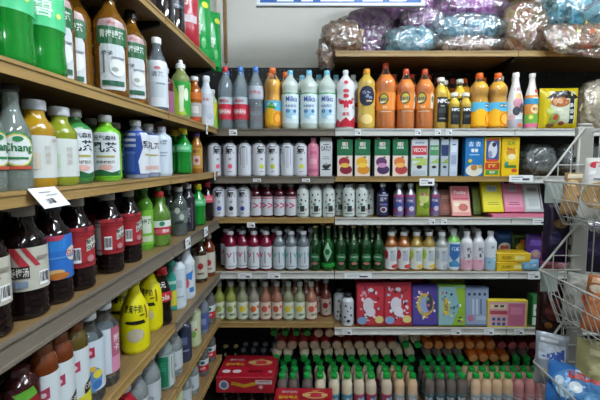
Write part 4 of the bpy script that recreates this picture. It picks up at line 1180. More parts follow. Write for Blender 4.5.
K['pale_grn'] = bottle('pale_green_bottle', 'bottle', 'pale green white sleeved bottle', .2, .031, '#a9b48a', '#c9ccc0', .0165, .018, dict(s0=.72, s1=.88, foot=.9), label=[band(.01, .15, '#bcc49a')], lett=[R(0, .1, .03, .04, '#d2d8c0'), E(0, .06, .02, .03, '#7a9a4a'), E(.01, .08, .01, .012, '#c0505a')])
K['blue_cl'] = bottle('clear_water_bottle', 'bottle', 'clear bottle with violet blue label', .19, .03, pet('#c0ccdc', .35, .05, '#d0dae6'), '#b9c2cc', .0165, .018, dict(s0=.66, s1=.86, foot=.9), label=[band(.02, .1, '#4a568a')], lett=[R(0, .06, .03, .03, '#7a86b4')])
K['red_lab'] = bottle('red_label_water_bottle', 'bottle', 'clear bottle with red and white label', .19, .031, pet('#b4b4b4', .25, .05, '#d0d0d0'), '#b02a34', .0165, .018, dict(s0=.6, s1=.86, foot=.88), label=[band(.03, .062, '#b02030'), band(.062, .092, '#c6cccc')], lett=[E(0, .077, .022, .018, '#2a5a5a'), T(0, .046, .014, '冰露', '#e0d0d0')])
K['red_cyl'] = bottle('red_drink_bottle', 'bottle', 'red drink bottle with white streak label', .18, .032, '#a01c28', '#b8b8b8', .0185, .018, dict(s0=.66, s1=.86, foot=.9), label=[band(.02, .12, '#b01e2c')], lett=[P([(-.03, .05), (.03, .08), (.03, .06), (-.03, .03)], '#d8d2d2')])
K['small_dark'] = bottle('small_dark_bottle', 'bottle', 'small dark tonic bottle under the red carton', .142, .027, mat('dark_brown_glass', '#1a0e0a', .08), '#2a2426', .0135, .014, dict(s0=.62, s1=.84, foot=.9), label=[band(.02, .08, '#3a2c28')], seg=14, n=14)
K['gold_dark'] = bottle('glass_beer_bottle', 'bottle', 'black glass bottle with gold cap', .25, .031, mat('black_green_glass', '#0a110c', .08), '#b9a868', .0135, .012, dict(s0=.54, s1=.8, foot=.92), neckr=.0125, label=[band(.05, .11, '#2a2c20')], lett=[R(0, .08, .04, .02, '#8a8050'), R(0, .2, .03, .02, '#a8a070')], seg=14, n=16)
K['grey_cap'] = bottle('grey_cap_bottle', 'bottle', 'smoky bottle with grey cap and lime label', .235, .029, pet('#3a4040', .6, .06, '#5a6464'), '#6f7676', .015, .016, dict(s0=.62, s1=.86, foot=.9), label=[band(.04, .13, '#7a8a2c')], lett=[E(0, .09, .03, .04, '#a8a83a'), R(0, .06, .03, .01, '#c9c6a0')], seg=14, n=16)
# little milk bottles
def milk(key, desc, body, cap, lab, l2, full=False):
    K[key] = bottle('milk_drink_bottle', 'bottle', desc, .19, .029, body, cap, .0195, .02, dict(s0=.7, s1=.9, foot=.85, bulge=.02),
        label=[band(.006, .14, lab)] if full else [band(.045, .09, lab)], lett=[R(0, .085, .17, .01, l2), T(.002, .064, .02, '酸奶', '#d6d8dc'), E(-.03, .066, .024, .03, l2)], seg=14, n=16)


milk('k_cream', 'cream milk bottle, green cap, blue label', '#ded2b8', '#12963a', '#2f6a8a', '#5a9ab0')
milk('k_red', 'cream milk bottle, green cap, pinkish blue label', '#dacab4', '#12963a', '#2c4f8a', '#b83a54')
milk('k_dark', 'brown grey milk bottle with green cap', '#6f6560', '#149640', '#2a4a54', '#4a6a70')
milk('k_peach', 'peach milk bottle with green cap', '#e0bf9c', '#12963a', '#8a9aa0', '#b0b8b8')
milk('k_pink', 'pink milk bottle with green cap', '#cb8e90', '#12963a', '#b4707a', '#cfa0a4')
milk('k_orange', 'orange sleeved milk bottle', '#c98450', '#c98a5a', '#c0601c', '#d88a3a', True)
milk('k_maroon', 'maroon sleeved milk bottle', '#a8505c', '#a8646c', '#5a1a2a', '#7a3040', True)
milk('k_shrink', 'red sleeved milk bottle', '#c2a894', '#d0b8a4', '#96202a', '#a8303a', True)

# ================================================================== products on the back shelves
# second shelf
back(K['water_red_cap'], 1, 225.8); back(K['water_blue_cap'], 1, 240.4); back(K['water_clear'], 1, 256)
for px in (226, 241, 256):
    back(K['water_blue_cap'], 1, px, row=1)
back(K['minute'], 1, 273.3, rot=0); back(K['minute'], 1, 269, row=1); back(K['minute'], 1, 286, row=1)
for px, rt in ((289.6, 8), (309, 0), (327, -6)):
    back(K['milky'], 1, px, rot=rt)
for px in (300, 317, 334):
    back(K['milky'], 1, px, row=1)
back(K['whitered'], 1, 345.5, rot=0); back(K['whitered'], 1, 352.5, row=1)
back(K['yellownavy'], 1, 367.6, rot=-4)
back(K['fanta_big'], 1, 387.3, rot=4); back(K['fanta'], 1, 407, rot=12); back(K['fanta'], 1, 425, rot=-6)
for px in (401, 417, 435):
    back(K['fanta'], 1, px, row=1, dy=.01)
back(K['nfc'], 1, 440.3, rot=0, gap=.02); back(K['nfc_s'], 1, 451.5, rot=0, gap=.006); back(K['nfc_s'], 1, 462.5, rot=0, gap=.006)
back(K['nfc'], 1, 449.5, row=1, rot=0); back(K['nfc'], 1, 462, row=1, rot=0)
back(K['fanta'], 1, 452, row=2, dy=-.02); back(K['fanta'], 1, 467, row=2, dy=-.02)
back(K['minute_big'], 1, 479.3, rot=14); back(K['minute_big'], 1, 497, rot=-12)
back(K['minute_big'], 1, 470, row=1); back(K['minute_big'], 1, 488, row=1)
back(K['squeeze'], 1, 514, rot=0); back(K['squeeze_o'], 1, 531, rot=10)
back(K['squeeze'], 1, 507, row=1); back(K['squeeze'], 1, 522, row=1)
back(K['ybag'], 1, 557.5, rot=-3, gap=.02)
# third shelf
for px, k, rt in ((215.2, 'qi_pink', 40), (231.2, 'qi_pink', 4), (246, 'qi_back', 0), (260.2, 'qi_yel', 22), (274, 'qi_yel', -4), (288.5, 'qi_back', 6), (302, 'qi_yel', 0)):
    back(K[k], 2, px - 1, rot=rt)
for px in (206, 222, 238, 252, 266, 280, 294):
    back(K['qi_pink'], 2, px, row=1)
back(K['pinkb'], 2, 312.6, rot=0); back(K['oat'], 2, 325.8, rot=0)
for px, k in ((344.5, 'j_apple'), (361.8, 'j_mango'), (381.2, 'j_grape'), (399, 'j_peach'), (418, 'm_red'), (432.5, 'm_green'), (443, 'm_blue'), (451.8, 'm_white')):
    back(K[k], 2, px, rot=0, jit=0)
for px, k in ((362, 'j_apple'), (381, 'j_peach'), (399, 'j_grape')):
    back(K[k], 2, px, row=1, rot=0, jit=0)
back(K['bluebox'], 2, 472.5, rot=-2); back(K['yellowred'], 2, 490.3, rot=0); back(K['yellowbox'], 2, 508, rot=0)
# fourth shelf
for px, k, rt in ((219, 'qi_blue', 6), (232.8, 'qi_blk', 0), (244.5, 'qi_blue', -14)):
    back(K[k], 3, px, rot=rt)
for px, rt in ((255.5, 30), (267.5, 0), (279.5, 0), (291, -25)):
    back(K['v_red'], 3, px, rot=rt)
for px in (303, 315.8, 328.6, 348.5, 361.5):
    back(K['speck'], 3, px)
for px in (309, 322, 340, 355, 369.5):
    back(K['speck'], 3, px, row=1)
for px in (225, 239):
    back(K['qi_blk'], 3, px, row=1)
for px in (251, 262, 273, 285):
    back(K['v_red'], 3, px, row=1)
back(K['navyb'], 3, 382.8, rot=0); back(K['silverp'], 3, 398.5); back(K['silverp'], 3, 410.3)
back(K['greenpouch'], 3, 422.5, rot=0, gap=.02); back(K['silverp'], 3, 434, dy=.02)
back(K['silverp'], 3, 404, row=1); back(K['silverp'], 3, 428, row=1)


def lean(k, s, px, back_deg=16, side=0, dy=0., zoff=0., desc=None):
    kk = K[k]
    t = math.radians(back_deg)
    Y = YB + .012 + dy + kk.d / 2 + .004
    z = ZB[s] + .001 + zoff + math.sin(t) * kk.d / 2
    X = xat(px, Y, z + .05)
    e = place(kk, (X, Y, z), 0, SB[s], 0, desc=desc)
    e.rotation_euler = (-t, 0, math.radians(side))
    return e


tr = back(K['pink_tray'], 3, 516, rot=0, gap=.004, jit=0)
lean('tan_pack', 3, 441, 18, 0, .05); lean('tan_pack', 3, 447.5, 18, 0, .028)
lean('l_pink', 3, 461.5, 18)
lean('l_green', 3, 478, 18, 0, .055, 0)
lean('l_yel', 3, 493.5, 18, 0, .012, .019); lean('l_rose', 3, 514.5, 18, 0, .012, .019); lean('l_white', 3, 534, 18, 0, .012, .019)
# fifth shelf
for px, rt in ((231.8, 35), (243, 20), (254, 0), (265.3, -10)):
    back(K['v_mag'], 4, px, rot=rt, gap=.014 + (.012 if px in (243,) else 0))
for px, rt in ((279, 0), (293.5, -8), (307.5, 10)):
    back(K['v_teal'], 4, px, rot=rt)
for row in (1, 2):
    for px in (222, 235, 247, 259, 271):
        back(K['v_mag'], 4, px + 2 * row, row=row)
    for px in (285, 299, 309):
        back(K['v_teal'], 4, px + row, row=row)
for px, k in ((318.8, 'beer'), (329.3, 'beer_w'), (341.5, 'beer'), (353, 'beer'), (365.5, 'beer'), (377.5, 'beer')):
    back(K[k], 4, px)
for row in (1, 2):
    for px in (323, 335, 347, 359, 371):
        back(K['beer'], 4, px + row, row=row)
for px, k in ((390, 'f_red'), (403.8, 'f_red'), (417.3, 'f_yel'), (428.5, 'f_yel'), (439, 'f_clr')):
    back(K[k], 4, px, rot=-4)
for row in (1, 2):
    for px, k in ((396, 'f_red'), (409, 'f_yel'), (421, 'f_yel'), (433, 'f_clr'), (444, 'f_clr')):
        back(K[k], 4, px + row, row=row)
back(K['yog'], 4, 451.8, rot=0); back(K['ypink'], 4, 463.5, rot=0); back(K['ypink'], 4, 475.3, rot=0); back(K['yblue'], 4, 486.8, rot=0)
for row in (1, 2):
    for px in (457, 469, 480):
        back(K['ypink'], 4, px + row, row=row)
back(K['snack_blue'], 4, 502, rot=4, dy=.1); back(K['snack_dk'], 4, 517.5, rot=-4, dy=.1)
y1 = back(K['ybox'], 4, 508, rot=3, gap=.012, jit=0); y1.location.z += 0
y2 = back(K['ybox'], 4, 509.5, rot=-4, gap=.012, jit=0); y2.location.z += .0475
THINGS[-1]['row'] = 'upper of two'; THINGS[-2]['row'] = 'lower of two'
back(K['snack_pur'], 4, 533, rot=0, gap=.05); back(K['snack_pg'], 4, 547, rot=0, gap=.04)
back(K['bpack'], 4, 528.5, rot=-6, gap=.006, jit=0)
# sixth shelf
for px, k in ((219.5, 's_lime'), (231.3, 's_lime'), (242.8, 's_lemon'), (254.3, 's_or'), (265, 's_pink'), (277, 's_pink'), (288.3, 's_lemon'), (299.5, 's_lemon'), (311, 's_pink')):
    back(K[k], 5, px)
back(K['s_red'], 5, 325, dy=.05)
for row in (1, 2):
    for px, k in ((225, 's_lime'), (237, 's_lemon'), (249, 's_or'), (260, 's_lemon'), (271, 's_pink'), (283, 's_or'), (294, 's_pink'), (306, 's_pink'), (317, 's_red')):
        back(K[k], 5, px + row, row=row)
back(K['dotb'], 5, 347.5, rot=0); back(K['dotb'], 5, 341, row=1)
for px, k, tl in ((370, 't_red', 4), (397.5, 't_red2', 7), (424.5, 't_purple', 6), (450.5, 't_teal', 4), (475.5, 't_grey', 5)):
    e = back(K[k], 5, px, rot=0, jit=0); e.rotation_euler = (-math.radians(tl), 0, 0); e.location.z += .0025
back(K['t_yellow'], 5, 506, rot=-2, gap=.004, jit=0)
back(K['t_green'], 5, 534, rot=0, jit=0)
for px, k in ((370, 't_strip_r'), (406, 't_strip_r'), (446, 't_strip_y')):
    back(K[k], 5, px, rot=0, dy=.12, jit=0, gap=.03)

# ================================================================== bottom deck
DK = 'bottom deck'
ZD = .1312


def stand(k, px, Y, row, zt=None, desc=None, rot=None):
    X = xat(px, Y, ZD + .19)
    return place(K[k], (X, Y, ZD), math.radians(random.uniform(-40, 40)) if rot is None else rot, DK, row, desc=desc)


LAST = {}


def lie(k, px, Y, z, row, tilt=0):
    """lying on its side; green capped ones point their cap to the aisle, sleeved ones their base"""
    X = xat(px, Y, z)
    rk = .0315 * (1 if k in ('k_cream', 'k_shrink') else .93)
    if row in LAST and LAST[row][0] + LAST[row][1] + rk > X:
        X = LAST[row][0] + LAST[row][1] + rk
    LAST[row] = (X, rk)
    L_ = K[k].h
    SC = (1, 1, 1) if k in ('k_cream', 'k_shrink') else (.93, .93, 1)
    c, s = math.cos(math.radians(tilt)), math.sin(math.radians(tilt))
    if k in ('k_orange', 'k_maroon', 'k_shrink'):
        e = place(K[k], (X, Y, z), 0, 'bottom deck', row, scale=SC)
        e.rotation_euler = (-math.pi / 2 + math.radians(tilt), random.uniform(0, 6), 0)
        e.rotation_euler = (Matrix.Rotation(-math.pi / 2 + math.radians(tilt), 3, 'X') @ Matrix.Rotation(random.uniform(0, 6), 3, 'Z')).to_euler()
    else:
        e = place(K[k], (X, Y + L_ * c, z + L_ * s), 0, 'bottom deck', row, scale=SC)
        e.rotation_euler = (Matrix.Rotation(math.pi / 2 + math.radians(tilt), 3, 'X') @ Matrix.Rotation(random.uniform(0, 6), 3, 'Z')).to_euler()
    return e


front = [(282, 'k_dark'), (293, 'k_dark'), (307, 'k_dark'), (320, 'k_cream'), (334, 'k_cream'), (347, 'k_cream'), (359, 'k_red'), (371, 'k_red'), (386.5, 'k_red'), (399.5, 'k_peach'), (412.5, 'k_peach'),
         (429.5, 'k_dark'), (440, 'k_dark'), (450, 'k_dark'), (461, 'k_dark'), (475.5, 'k_peach'), (485.8, 'k_peach'), (495.5, 'k_peach'), (505.5, 'k_peach'),
         (517, 'k_pink'), (527, 'k_pink'), (537, 'k_pink'), (547, 'k_pink')]
xs = []
for px, k in front:
    x = xat(px, 1.85, ZD + .19)
    xs.append(max(x, xs[-1] + (.063 if k in ('k_cream', 'k_red') else .0575)) if xs else x)
for (px, k), x in zip(front, xs):
    place(K[k], (x, 1.845 + random.uniform(-.0005, .0005), ZD), random.uniform(-.6, .6), DK, 0, scale=(1, 1, 1) if k in ('k_cream', 'k_red') else (.92, .92, 1))
for q, (b, xa_, xb_) in enumerate((('shelving_bay', xat(270, 1.97, .3), SEAMS[1] - .003), ('shelving_bay.001', SEAMS[1] + .003, SEAMS[2] - .003), ('shelving_bay.002', SEAMS[2] + .003, 1.35))):
    mb = MB(); mb.box(xa_, xb_, 2.005, 2.166, ZD, .3235)
    obj('deck_riser', mb.mesh('deck_riser', M_PANEL, False), bpy.data.objects[b])
for (px, k), x in zip(front, xs):
    place(K[k], (x - .003, 1.971, ZD), random.uniform(-.5, .5), DK, 2, scale=(1, 1, 1) if k in ('k_cream', 'k_red') else (.92, .92, 1))
for (px, k), x in zip(front, xs):
    X = x
    place(K[k], (X + .004, 1.908, ZD), random.uniform(-.5, .5), DK, 1, scale=(1, 1, 1) if k in ('k_cream', 'k_red') else (.92, .92, 1))
lie_a = [(276, 'k_cream'), (287, 'k_cream'), (304, 'k_cream'), (316.5, 'k_cream'), (328.5, 'k_cream'), (339.7, 'k_cream'), (351.5, 'k_cream'), (363.5, 'k_cream'), (375.3, 'k_cream'), (387.5, 'k_cream'), (400, 'k_cream'), (412, 'k_cream'),
         (429.5, 'k_dark'), (440, 'k_dark'), (450.5, 'k_dark'), (461, 'k_dark'), (473.5, 'k_orange'), (483.8, 'k_orange'), (494, 'k_orange'), (504.5, 'k_orange'), (517, 'k_dark'), (527.5, 'k_dark'), (538, 'k_maroon'), (548.5, 'k_maroon')]
for px, k in lie_a:
    lie(k, px, 1.937, .3465 if K[k].desc[:5] not in ('orang', 'maroo') else .3525, 'lower lying row', 13)
lie_b = [(281, 'k_shrink'), (292, 'k_shrink'), (303, 'k_shrink'), (314, 'k_shrink'), (325, 'k_shrink'), (336, 'k_shrink'), (347, 'k_shrink'), (358, 'k_shrink'), (369.5, 'k_shrink'), (381, 'k_shrink'), (392, 'k_shrink'), (406, 'k_cream'),
         (418, 'k_cream'), (428.5, 'k_orange'), (439, 'k_orange'), (449, 'k_orange'), (459.5, 'k_orange'), (470, 'k_orange'), (480.5, 'k_orange'), (491, 'k_orange'), (502, 'k_maroon'), (512.5, 'k_maroon'), (523, 'k_maroon'), (533.5, 'k_maroon'), (544, 'k_maroon')]
for px, k in lie_b:
    lie(k, px, 1.957, .4165, 'middle lying row', 13)
lie_c = [(274, 'k_cream'), (284.5, 'k_cream'), (295, 'k_cream'), (305.5, 'k_cream'), (316, 'k_shrink'), (327, 'k_shrink'), (338, 'k_shrink'), (361, 'k_cream'), (371.5, 'k_cream'), (382, 'k_cream'), (392.5, 'k_cream'),
         (404, 'k_shrink'), (415, 'k_shrink'), (425.5, 'k_shrink'), (447, 'k_orange'), (457.5, 'k_orange'), (468, 'k_orange'), (478.5, 'k_orange'), (492, 'k_dark'), (503, 'k_dark'), (514, 'k_dark'), (525, 'k_dark')]
for px, k in lie_c:
    lie(k, px, 1.967, .483, 'top lying row', 12.5)

# dark bottles and the red cartons in the corner of the deck
for i, px in enumerate((214, 226, 236)):
    stand('gold_dark', px, 2.03 - .0 * i, 0)
for row in range(2):
    for i, px in enumerate((244, 254, 264, 273)):
        X = xat(px, 2.04, .36)
        place(K['grey_cap'], (X, 2.02 + .068 * row, ZD), 0, DK, row)
X0 = xat(246, 1.80, .3)
for j in range(3):
    for i in range(4):
        place(K['small_dark'], (X0 - .105 + i * .07, 1.775 + j * .07, ZD), 0, DK, j)


def red_carton(loc, rz, label, w=.295, d=.21, h=.085):
    e = bpy.data.objects.new('red_drink_carton', None); COL.objects.link(e)
    e.location = loc; e.rotation_euler = (0, 0, rz)
    e['label'] = label; e['category'] = 'carton'; e['group'] = 'red drink cartons'
    mb = MB(); vs, fs = rbox(w, d, h, .003); mb.add(vs, fs, '#a01526')
    obj('carton_body', mb.mesh('red_carton_body', CARD, False), e)
    ft = [E(-w * .36, h * .5, .05, .05, '#c2c4cc'), E(-w * .36, h * .5, .034, .034, '#5a6a8a'), P([(-.07, .045), (.0, .03), (.06, .045), (.055, .062), (.0, .048), (-.065, .062)], '#b98a1c'), R(w * .33, .06, .085, .022, '#c9b8b8'), E(w * .28, .034, .022, .02, '#c9a0a4'), R(w * .33, .063, .06, .004, '#8a4a50')]
    obj('front_print', print_mesh('red_carton_front', ft, lambda u, v, o: (u, -d / 2 - o, v), 0, 0, CARD), e)
    tp = [T(-w * .25, .055, .02, '果味饮料', '#c9b4b8', wmax=.09), T(-w * .26, .012, .026, '알바렉스', '#d2b02a', wmax=.1), E(-w * .36, -.055, .045, .03, '#d8ccd0'), E(-w * .17, -.055, .045, .03, '#d8ccd0'),
          E(w * .2, .03, .12, .055, '#c9a86a'), E(w * .2, .03, .1, .04, '#b42a38'), R(w * .05, .03, .04, .02, '#c9a86a'), R(w * .36, .03, .03, .02, '#c9a86a'), P([(w * .12, .07), (w * .2, .056), (w * .28, .07), (w * .2, .064)], '#c9a030'),
          T(w * .16, -.055, .026, '비구미', '#1c1014', wmax=.11), R(w * .42, -.058, .018, .022, '#b9868c')]
    obj('top_print', print_mesh('red_carton_top', tp, lambda u, v, o: (u, v, h + o), 0, 0, CARD), e)
    mb = MB(); mb.box(-w / 2 + .002, w / 2 - .002, -.0012, .0012, h, h + .0006); obj('lid_seam', mb.mesh('red_carton_seam', mat('carton_seam', '#6a0c18', .6), False), e)
    return e


red_carton((X0 + .005, 1.855, .2745), math.radians(-1), 'red drink carton with yellow lettering resting on dark bottles in the corner')
xr = xat(303, 1.76, .3)
red_carton((xr, 1.718, ZD), math.radians(1), 'lower red drink carton before the milk bottles, bottom of its stack', h=.066, d=.18)
red_carton((xr + .003, 1.719, ZD + .0675), math.radians(-1), 'upper red drink carton before the milk bottles, top of its stack', h=.066, d=.18)

# ================================================================== products on the left shelves
for px in (-32, 4, 38):
    left(K['sprite'], 1, px, rot=-20)
left(K['sprite'], 1, 22, row=1)
left(K['plum_tea'], 1, 54, rot=10, dx=.05); left(K['plum_tea'], 1, 76, rot=-10, dx=.05); left(K['plum_tea'], 1, 107.5, rot=4); left(K['plum_tea'], 1, 132.5, rot=8)
left(K['barcode_tea'], 1, 143, row=0, rot=30, dx=.02)
left(K['plum_tea'], 1, 98, row=1); left(K['plum_tea'], 1, 120, row=1); left(K['plum_tea'], 1, 140, row=1)
left(K['white_lab'], 1, 153.5, rot=0); left(K['x_red'], 1, 165, rot=0, dx=.02)
left(K['sport_green'], 1, 181.3, rot=0); left(K['small_or'], 1, 195, rot=0); left(K['white_tall'], 1, 207.3, rot=0)
left(K['white_lab'], 1, 161, row=1); left(K['x_red'], 1, 173, row=1); left(K['white_tall'], 1, 190, row=1); left(K['small_or'], 1, 201, row=1)
back(K['green_yel'], 1, 213, rot=20, dy=.0)
for px in (-11, 18):
    left(K['chang'], 2, px, rot=(14 if px > 0 else 40))
left(K['chang'], 2, 12, row=1)
left(K['yjuice'], 2, 36.5, rot=25); left(K['ygjuice'], 2, 54.5, rot=20)
left(K['yjuice'], 2, 33, row=1); left(K['ygjuice'], 2, 66, row=1)
left(K['milktea_d'], 2, 75.5, rot=22, dx=.012); left(K['milktea'], 2, 106.5, rot=-4)
left(K['milktea_d'], 2, 92, row=1); left(K['milktea'], 2, 116, row=1)
left(K['milktea_b'], 2, 136.5, rot=-20); left(K['milktea_b'], 2, 144, row=1, rot=-60)
left(K['milktea_b'], 2, 149.5, rot=-62, dx=.012); left(K['paleblue'], 2, 161, rot=0)
left(K['paleblue'], 2, 155, row=1)
left(K['green_ycap'], 2, 183.5, rot=0); left(K['green_ycap'], 2, 175, row=1); left(K['purple_cap'], 2, 196.5, rot=0)
left(K['cola_p'], 2, 177, dx=.09)
# fourth shelf (dark drinks)
for px in (-15, 27):
    left(K['plum_white'], 3, px, rot=8)
left(K['plum_blue'], 3, 54, rot=4)
for px, rt in ((78.5, 6), (110, 6), (129.5, 10)):
    left(K['plum_red'], 3, px, rot=rt)
left(K['plum_red'], 3, 100, row=1); left(K['plum_white'], 3, 16, row=1); left(K['plum_blue'], 3, 72, row=1); left(K['plum_white'], 3, 50, row=1)
left(K['green_tall'], 3, 144, dx=.03); left(K['green_tall'], 3, 139, row=1); left(K['green_tall'], 3, 158, row=1)
left(K['green_ban'], 3, 159.5, rot=0)
left(K['clr_dark'], 3, 168, row=1); left(K['clr_dark'], 3, 179, rot=0); left(K['blk_lab'], 3, 188, rot=0)
left(K['green_ycap'], 3, 198, rot=0, desc='small green soda bottle with yellow cap'); left(K['cola_p'], 3, 207.3, rot=0)
left(K['clr_dark'], 3, 185, row=1); left(K['cola_p'], 3, 196, row=1)
# fifth shelf
left(K['pink_car'], 4, -10, rot=0, zfrac=.9); left(K['apple'], 4, 21, rot=0, zfrac=.7)
left(K['tea_a'], 4, 43.5, rot=0, zfrac=.7); left(K['tea_a'], 4, 59.5, rot=0, zfrac=.7); left(K['tea_b'], 4, 75, rot=0, zfrac=.7)
left(K['tea_a'], 4, 55, row=1, zfrac=.7); left(K['tea_b'], 4, 72, row=1, zfrac=.7)
left(K['flower_w'], 4, 90.5, rot=0); left(K['pink_w'], 4, 106, rot=-4)
left(K['yellow_b'], 4, 120, row=1, rot=0); left(K['yellow_b'], 4, 135, rot=0); left(K['yellow_b'], 4, 150, rot=-20, dx=.02)
left(K['yellow_b'], 4, 142, row=1)
left(K['cola_s'], 4, 162.5, rot=0); left(K['ygreen'], 4, 169, row=1, rot=0); left(K['ygreen'], 4, 172, dx=.02)
left(K['white_dk'], 4, 178, rot=0); left(K['white_bl'], 4, 186.5, rot=0)
left(K['grn_cap_dk'], 4, 200.5, rot=0, dx=.01); left(K['amber_lab'], 4, 208.5, rot=0)
left(K['white_bl'], 4, 183, row=1); left(K['grn_cap_dk'], 4, 203, row=1)
e = place(K['brown_box'], (XL - .11, yat(193, XL - .11, .95), ZL[4] + .001), math.radians(28), SL[4])
# sixth shelf
left(K['red_cyl'], 5, 124, rot=0, zfrac=.8); left(K['clr_wcap'], 5, 135.5, rot=0, zfrac=.9); left(K['clr_wcap'], 5, 149, rot=0, zfrac=.9); left(K['clr_wcap'], 5, 143, row=1, zfrac=.9)
left(K['teal_lab'], 5, 164, rot=0, zfrac=.8); left(K['clr_wcap'], 5, 158, row=1, zfrac=.9)
left(K['clr_wcap'], 5, 173.5, rot=0, desc='clear drink bottle just past the teal label one')
left(K['navy_wcap'], 5, 183.5, rot=0); left(K['pale_grn'], 5, 193.5, rot=0); left(K['blue_cl'], 5, 202.5, rot=0); left(K['red_lab'], 5, 209, rot=0)
left(K['blue_cl'], 5, 196, row=1); left(K['red_lab'], 5, 205, row=1)
# lowest shelf
left(K['red_lab'], 6, 202.5, rot=0); left(K['red_lab'], 6, 210, rot=0); left(K['clr_wcap'], 6, 192, rot=0); left(K['clr_wcap'], 6, 184, rot=0); left(K['pale_grn'], 6, 176, rot=0)
left(K['clr_wcap'], 6, 200, row=1)

# ------------------------------------------------------------------ topmost left shelf: green film packs
K['film_pack'] = pouch('green_film_pack', 'pack', 'green film wrapped drink pack with white lettering', .15, .11, .3, '#149440', seed=11, crumple=.004,
    front=[T(-.02, .2, .05, '雪', '#cfe6d2', rot=-8), T(.01, .13, .05, '碧', '#cfe6d2', rot=-8), E(.05, .24, .03, .03, '#d8dc4a'), E(-.05, .09, .03, .03, '#d8dc4a'), E(.04, .07, .02, .05, '#6fc27a'), R(-.055, .17, .014, .1, '#3fb060'), R(0, .03, .13, .03, '#2fa854')])
K['film_red'] = pouch('red_film_pack', 'pack', 'red and white film wrapped drink pack', .12, .1, .27, '#a82a38', seed=12, crumple=.004,
    front=[T(0, .2, .05, '可', '#dccfd0', rot=-8), R(0, .12, .1, .03, '#d0c2c6'), E(.03, .24, .04, .04, '#d8d0d2'), R(-.03, .06, .03, .06, '#c9b8bc')])
K['black_b'] = bottle('black_cola_bottle', 'bottle', 'big black drink bottle with white wave label', .29, .046, DARK, '#1c1c22', .015, .019, SODA,
    label=[band(.1, .2, '#14161e')], lett=[P([(-.05, .14), (-.02, .165), (.02, .15), (.05, .17), (.05, .155), (.02, .135), (-.02, .15), (-.05, .125)], '#8f9cb4'), R(0, .11, .1, .006, '#5a6478')])


def left_pouch(k, s, px, rot, dx=0.):
    kk = K[k]
    X = XL - .02 - kk.d / 2 - dx
    z = ZL[s] + .001
    Y = yat(px, X, z + .08)
    return place(kk, (X, Y, z), math.atan2(-X, Y) + math.radians(rot), SL[s], 0)


left(K['black_b'], 0, 172, rot=0); left(K['black_b'], 0, 160, row=0)
left_pouch('film_red', 0, 184.5, 0)
left_pouch('film_pack', 0, 194.5, 0); left_pouch('film_pack', 0, 206.5, 10)


# ================================================================== crumpled bags
def crumple_mesh(name, w, d, h, seed, amp=.012, sub=4, droop=0., flat=True, squash=.7, edge=0.):
    bm = bmesh.new()
    bmesh.ops.create_icosphere(bm, subdivisions=sub, radius=1)
    for v in bm.verts:
        p = v.co.copy()
        q = Vector([math.copysign(abs(c) ** squash, c) for c in p])
        m = max(abs(q.x), abs(q.y), abs(q.z), q.length * .8)
        q = q / max(m, 1e-6)
        n1 = noise.noise(p * 2.2 + Vector((seed, 0, 0))); n2 = noise.noise(p * 6 + Vector((0, seed, 0))); n3 = abs(noise.noise(p * 11 + Vector((0, 0, seed))))
        k = 1 + amp * 10 * n1 * .6 + amp * 9 * n2 + amp * 7 * (n3 - .2)
        q = Vector((q.x * w / 2, q.y * d / 2, q.z * h / 2)) * k
        q.z += h / 2
        if droop:
            t = max(0, -q.y - edge)
            q.z -= droop * t * (1.4 + q.z / h)
            if q.z < .002 and q.y > -edge - .004:
                q.z = .002
        elif q.z < .002:
            q.z = .002
        v.co = q
    for f in bm.faces:
        f.smooth = True
    me = bpy.data.meshes.new(name)
    bm.to_mesh(me); bm.free()
    return me


def film(name, tint, solid):
    """thin crinkled wrapping film"""
    key = 'wrap_film_' + name
    if key in MATS:
        return MATS[key]
    m = pet(tint, solid, .14, tint)
    m = m.copy(); m.name = key
    for nd in m.node_tree.nodes:
        if nd.type == 'MATH':
            nd.inputs[2].default_value = .1
    N, L = m.node_tree.nodes, m.node_tree.links
    tc = N.new('ShaderNodeTexCoord'); n = N.new('ShaderNodeTexNoise'); n.inputs['Scale'].default_value = 20; n.inputs['Detail'].default_value = 2
    n.inputs['Distortion'].default_value = 1.5
    b = N.new('ShaderNodeBump'); b.inputs['Strength'].default_value = .7; b.inputs['Distance'].default_value = .02
    L.new(tc.outputs['Object'], n.inputs['Vector']); L.new(n.outputs['Fac'], b.inputs['Height'])
    for nd in N:
        if nd.type in ('BSDF_PRINCIPLED', 'BSDF_GLOSSY', 'FRESNEL'):
            L.new(b.outputs[0], nd.inputs['Normal'])
    MATS[key] = m
    return m


PIECE = {}


def piece(col, col2):
    """one small wrapped sweet: a pillow with a paler stripe"""
    if (col, col2) in PIECE:
        return PIECE[(col, col2)]
    mb = MB(); n = 5; w, h, d = .062, .044, .02
    for s in (-1, 1):
        vs = []; fs = []
        for j in range(n + 1):
            for i in range(n + 1):
                u, v = i / n - .5, j / n - .5
                t = d / 2 * max(0, (1 - (2 * u) ** 4) * (1 - (2 * v) ** 2)) ** .6
                vs.append((u * w, s * t, v * h))
        for j in range(n):
            for i in range(n):
                a = j * (n + 1) + i
                fs.append((a, a + 1, a + n + 2, a + n + 1))
        mb.add(vs, fs, col)
        for q in range(len(fs)):
            if (q % n) in (2,) or (q // n) == 1 and q % n == 3:
                mb.c[-len(fs) + q] = col2
    PIECE[(col, col2)] = mb.mesh('sweet_wrapper', FOIL, True, 60)
    return PIECE[(col, col2)]


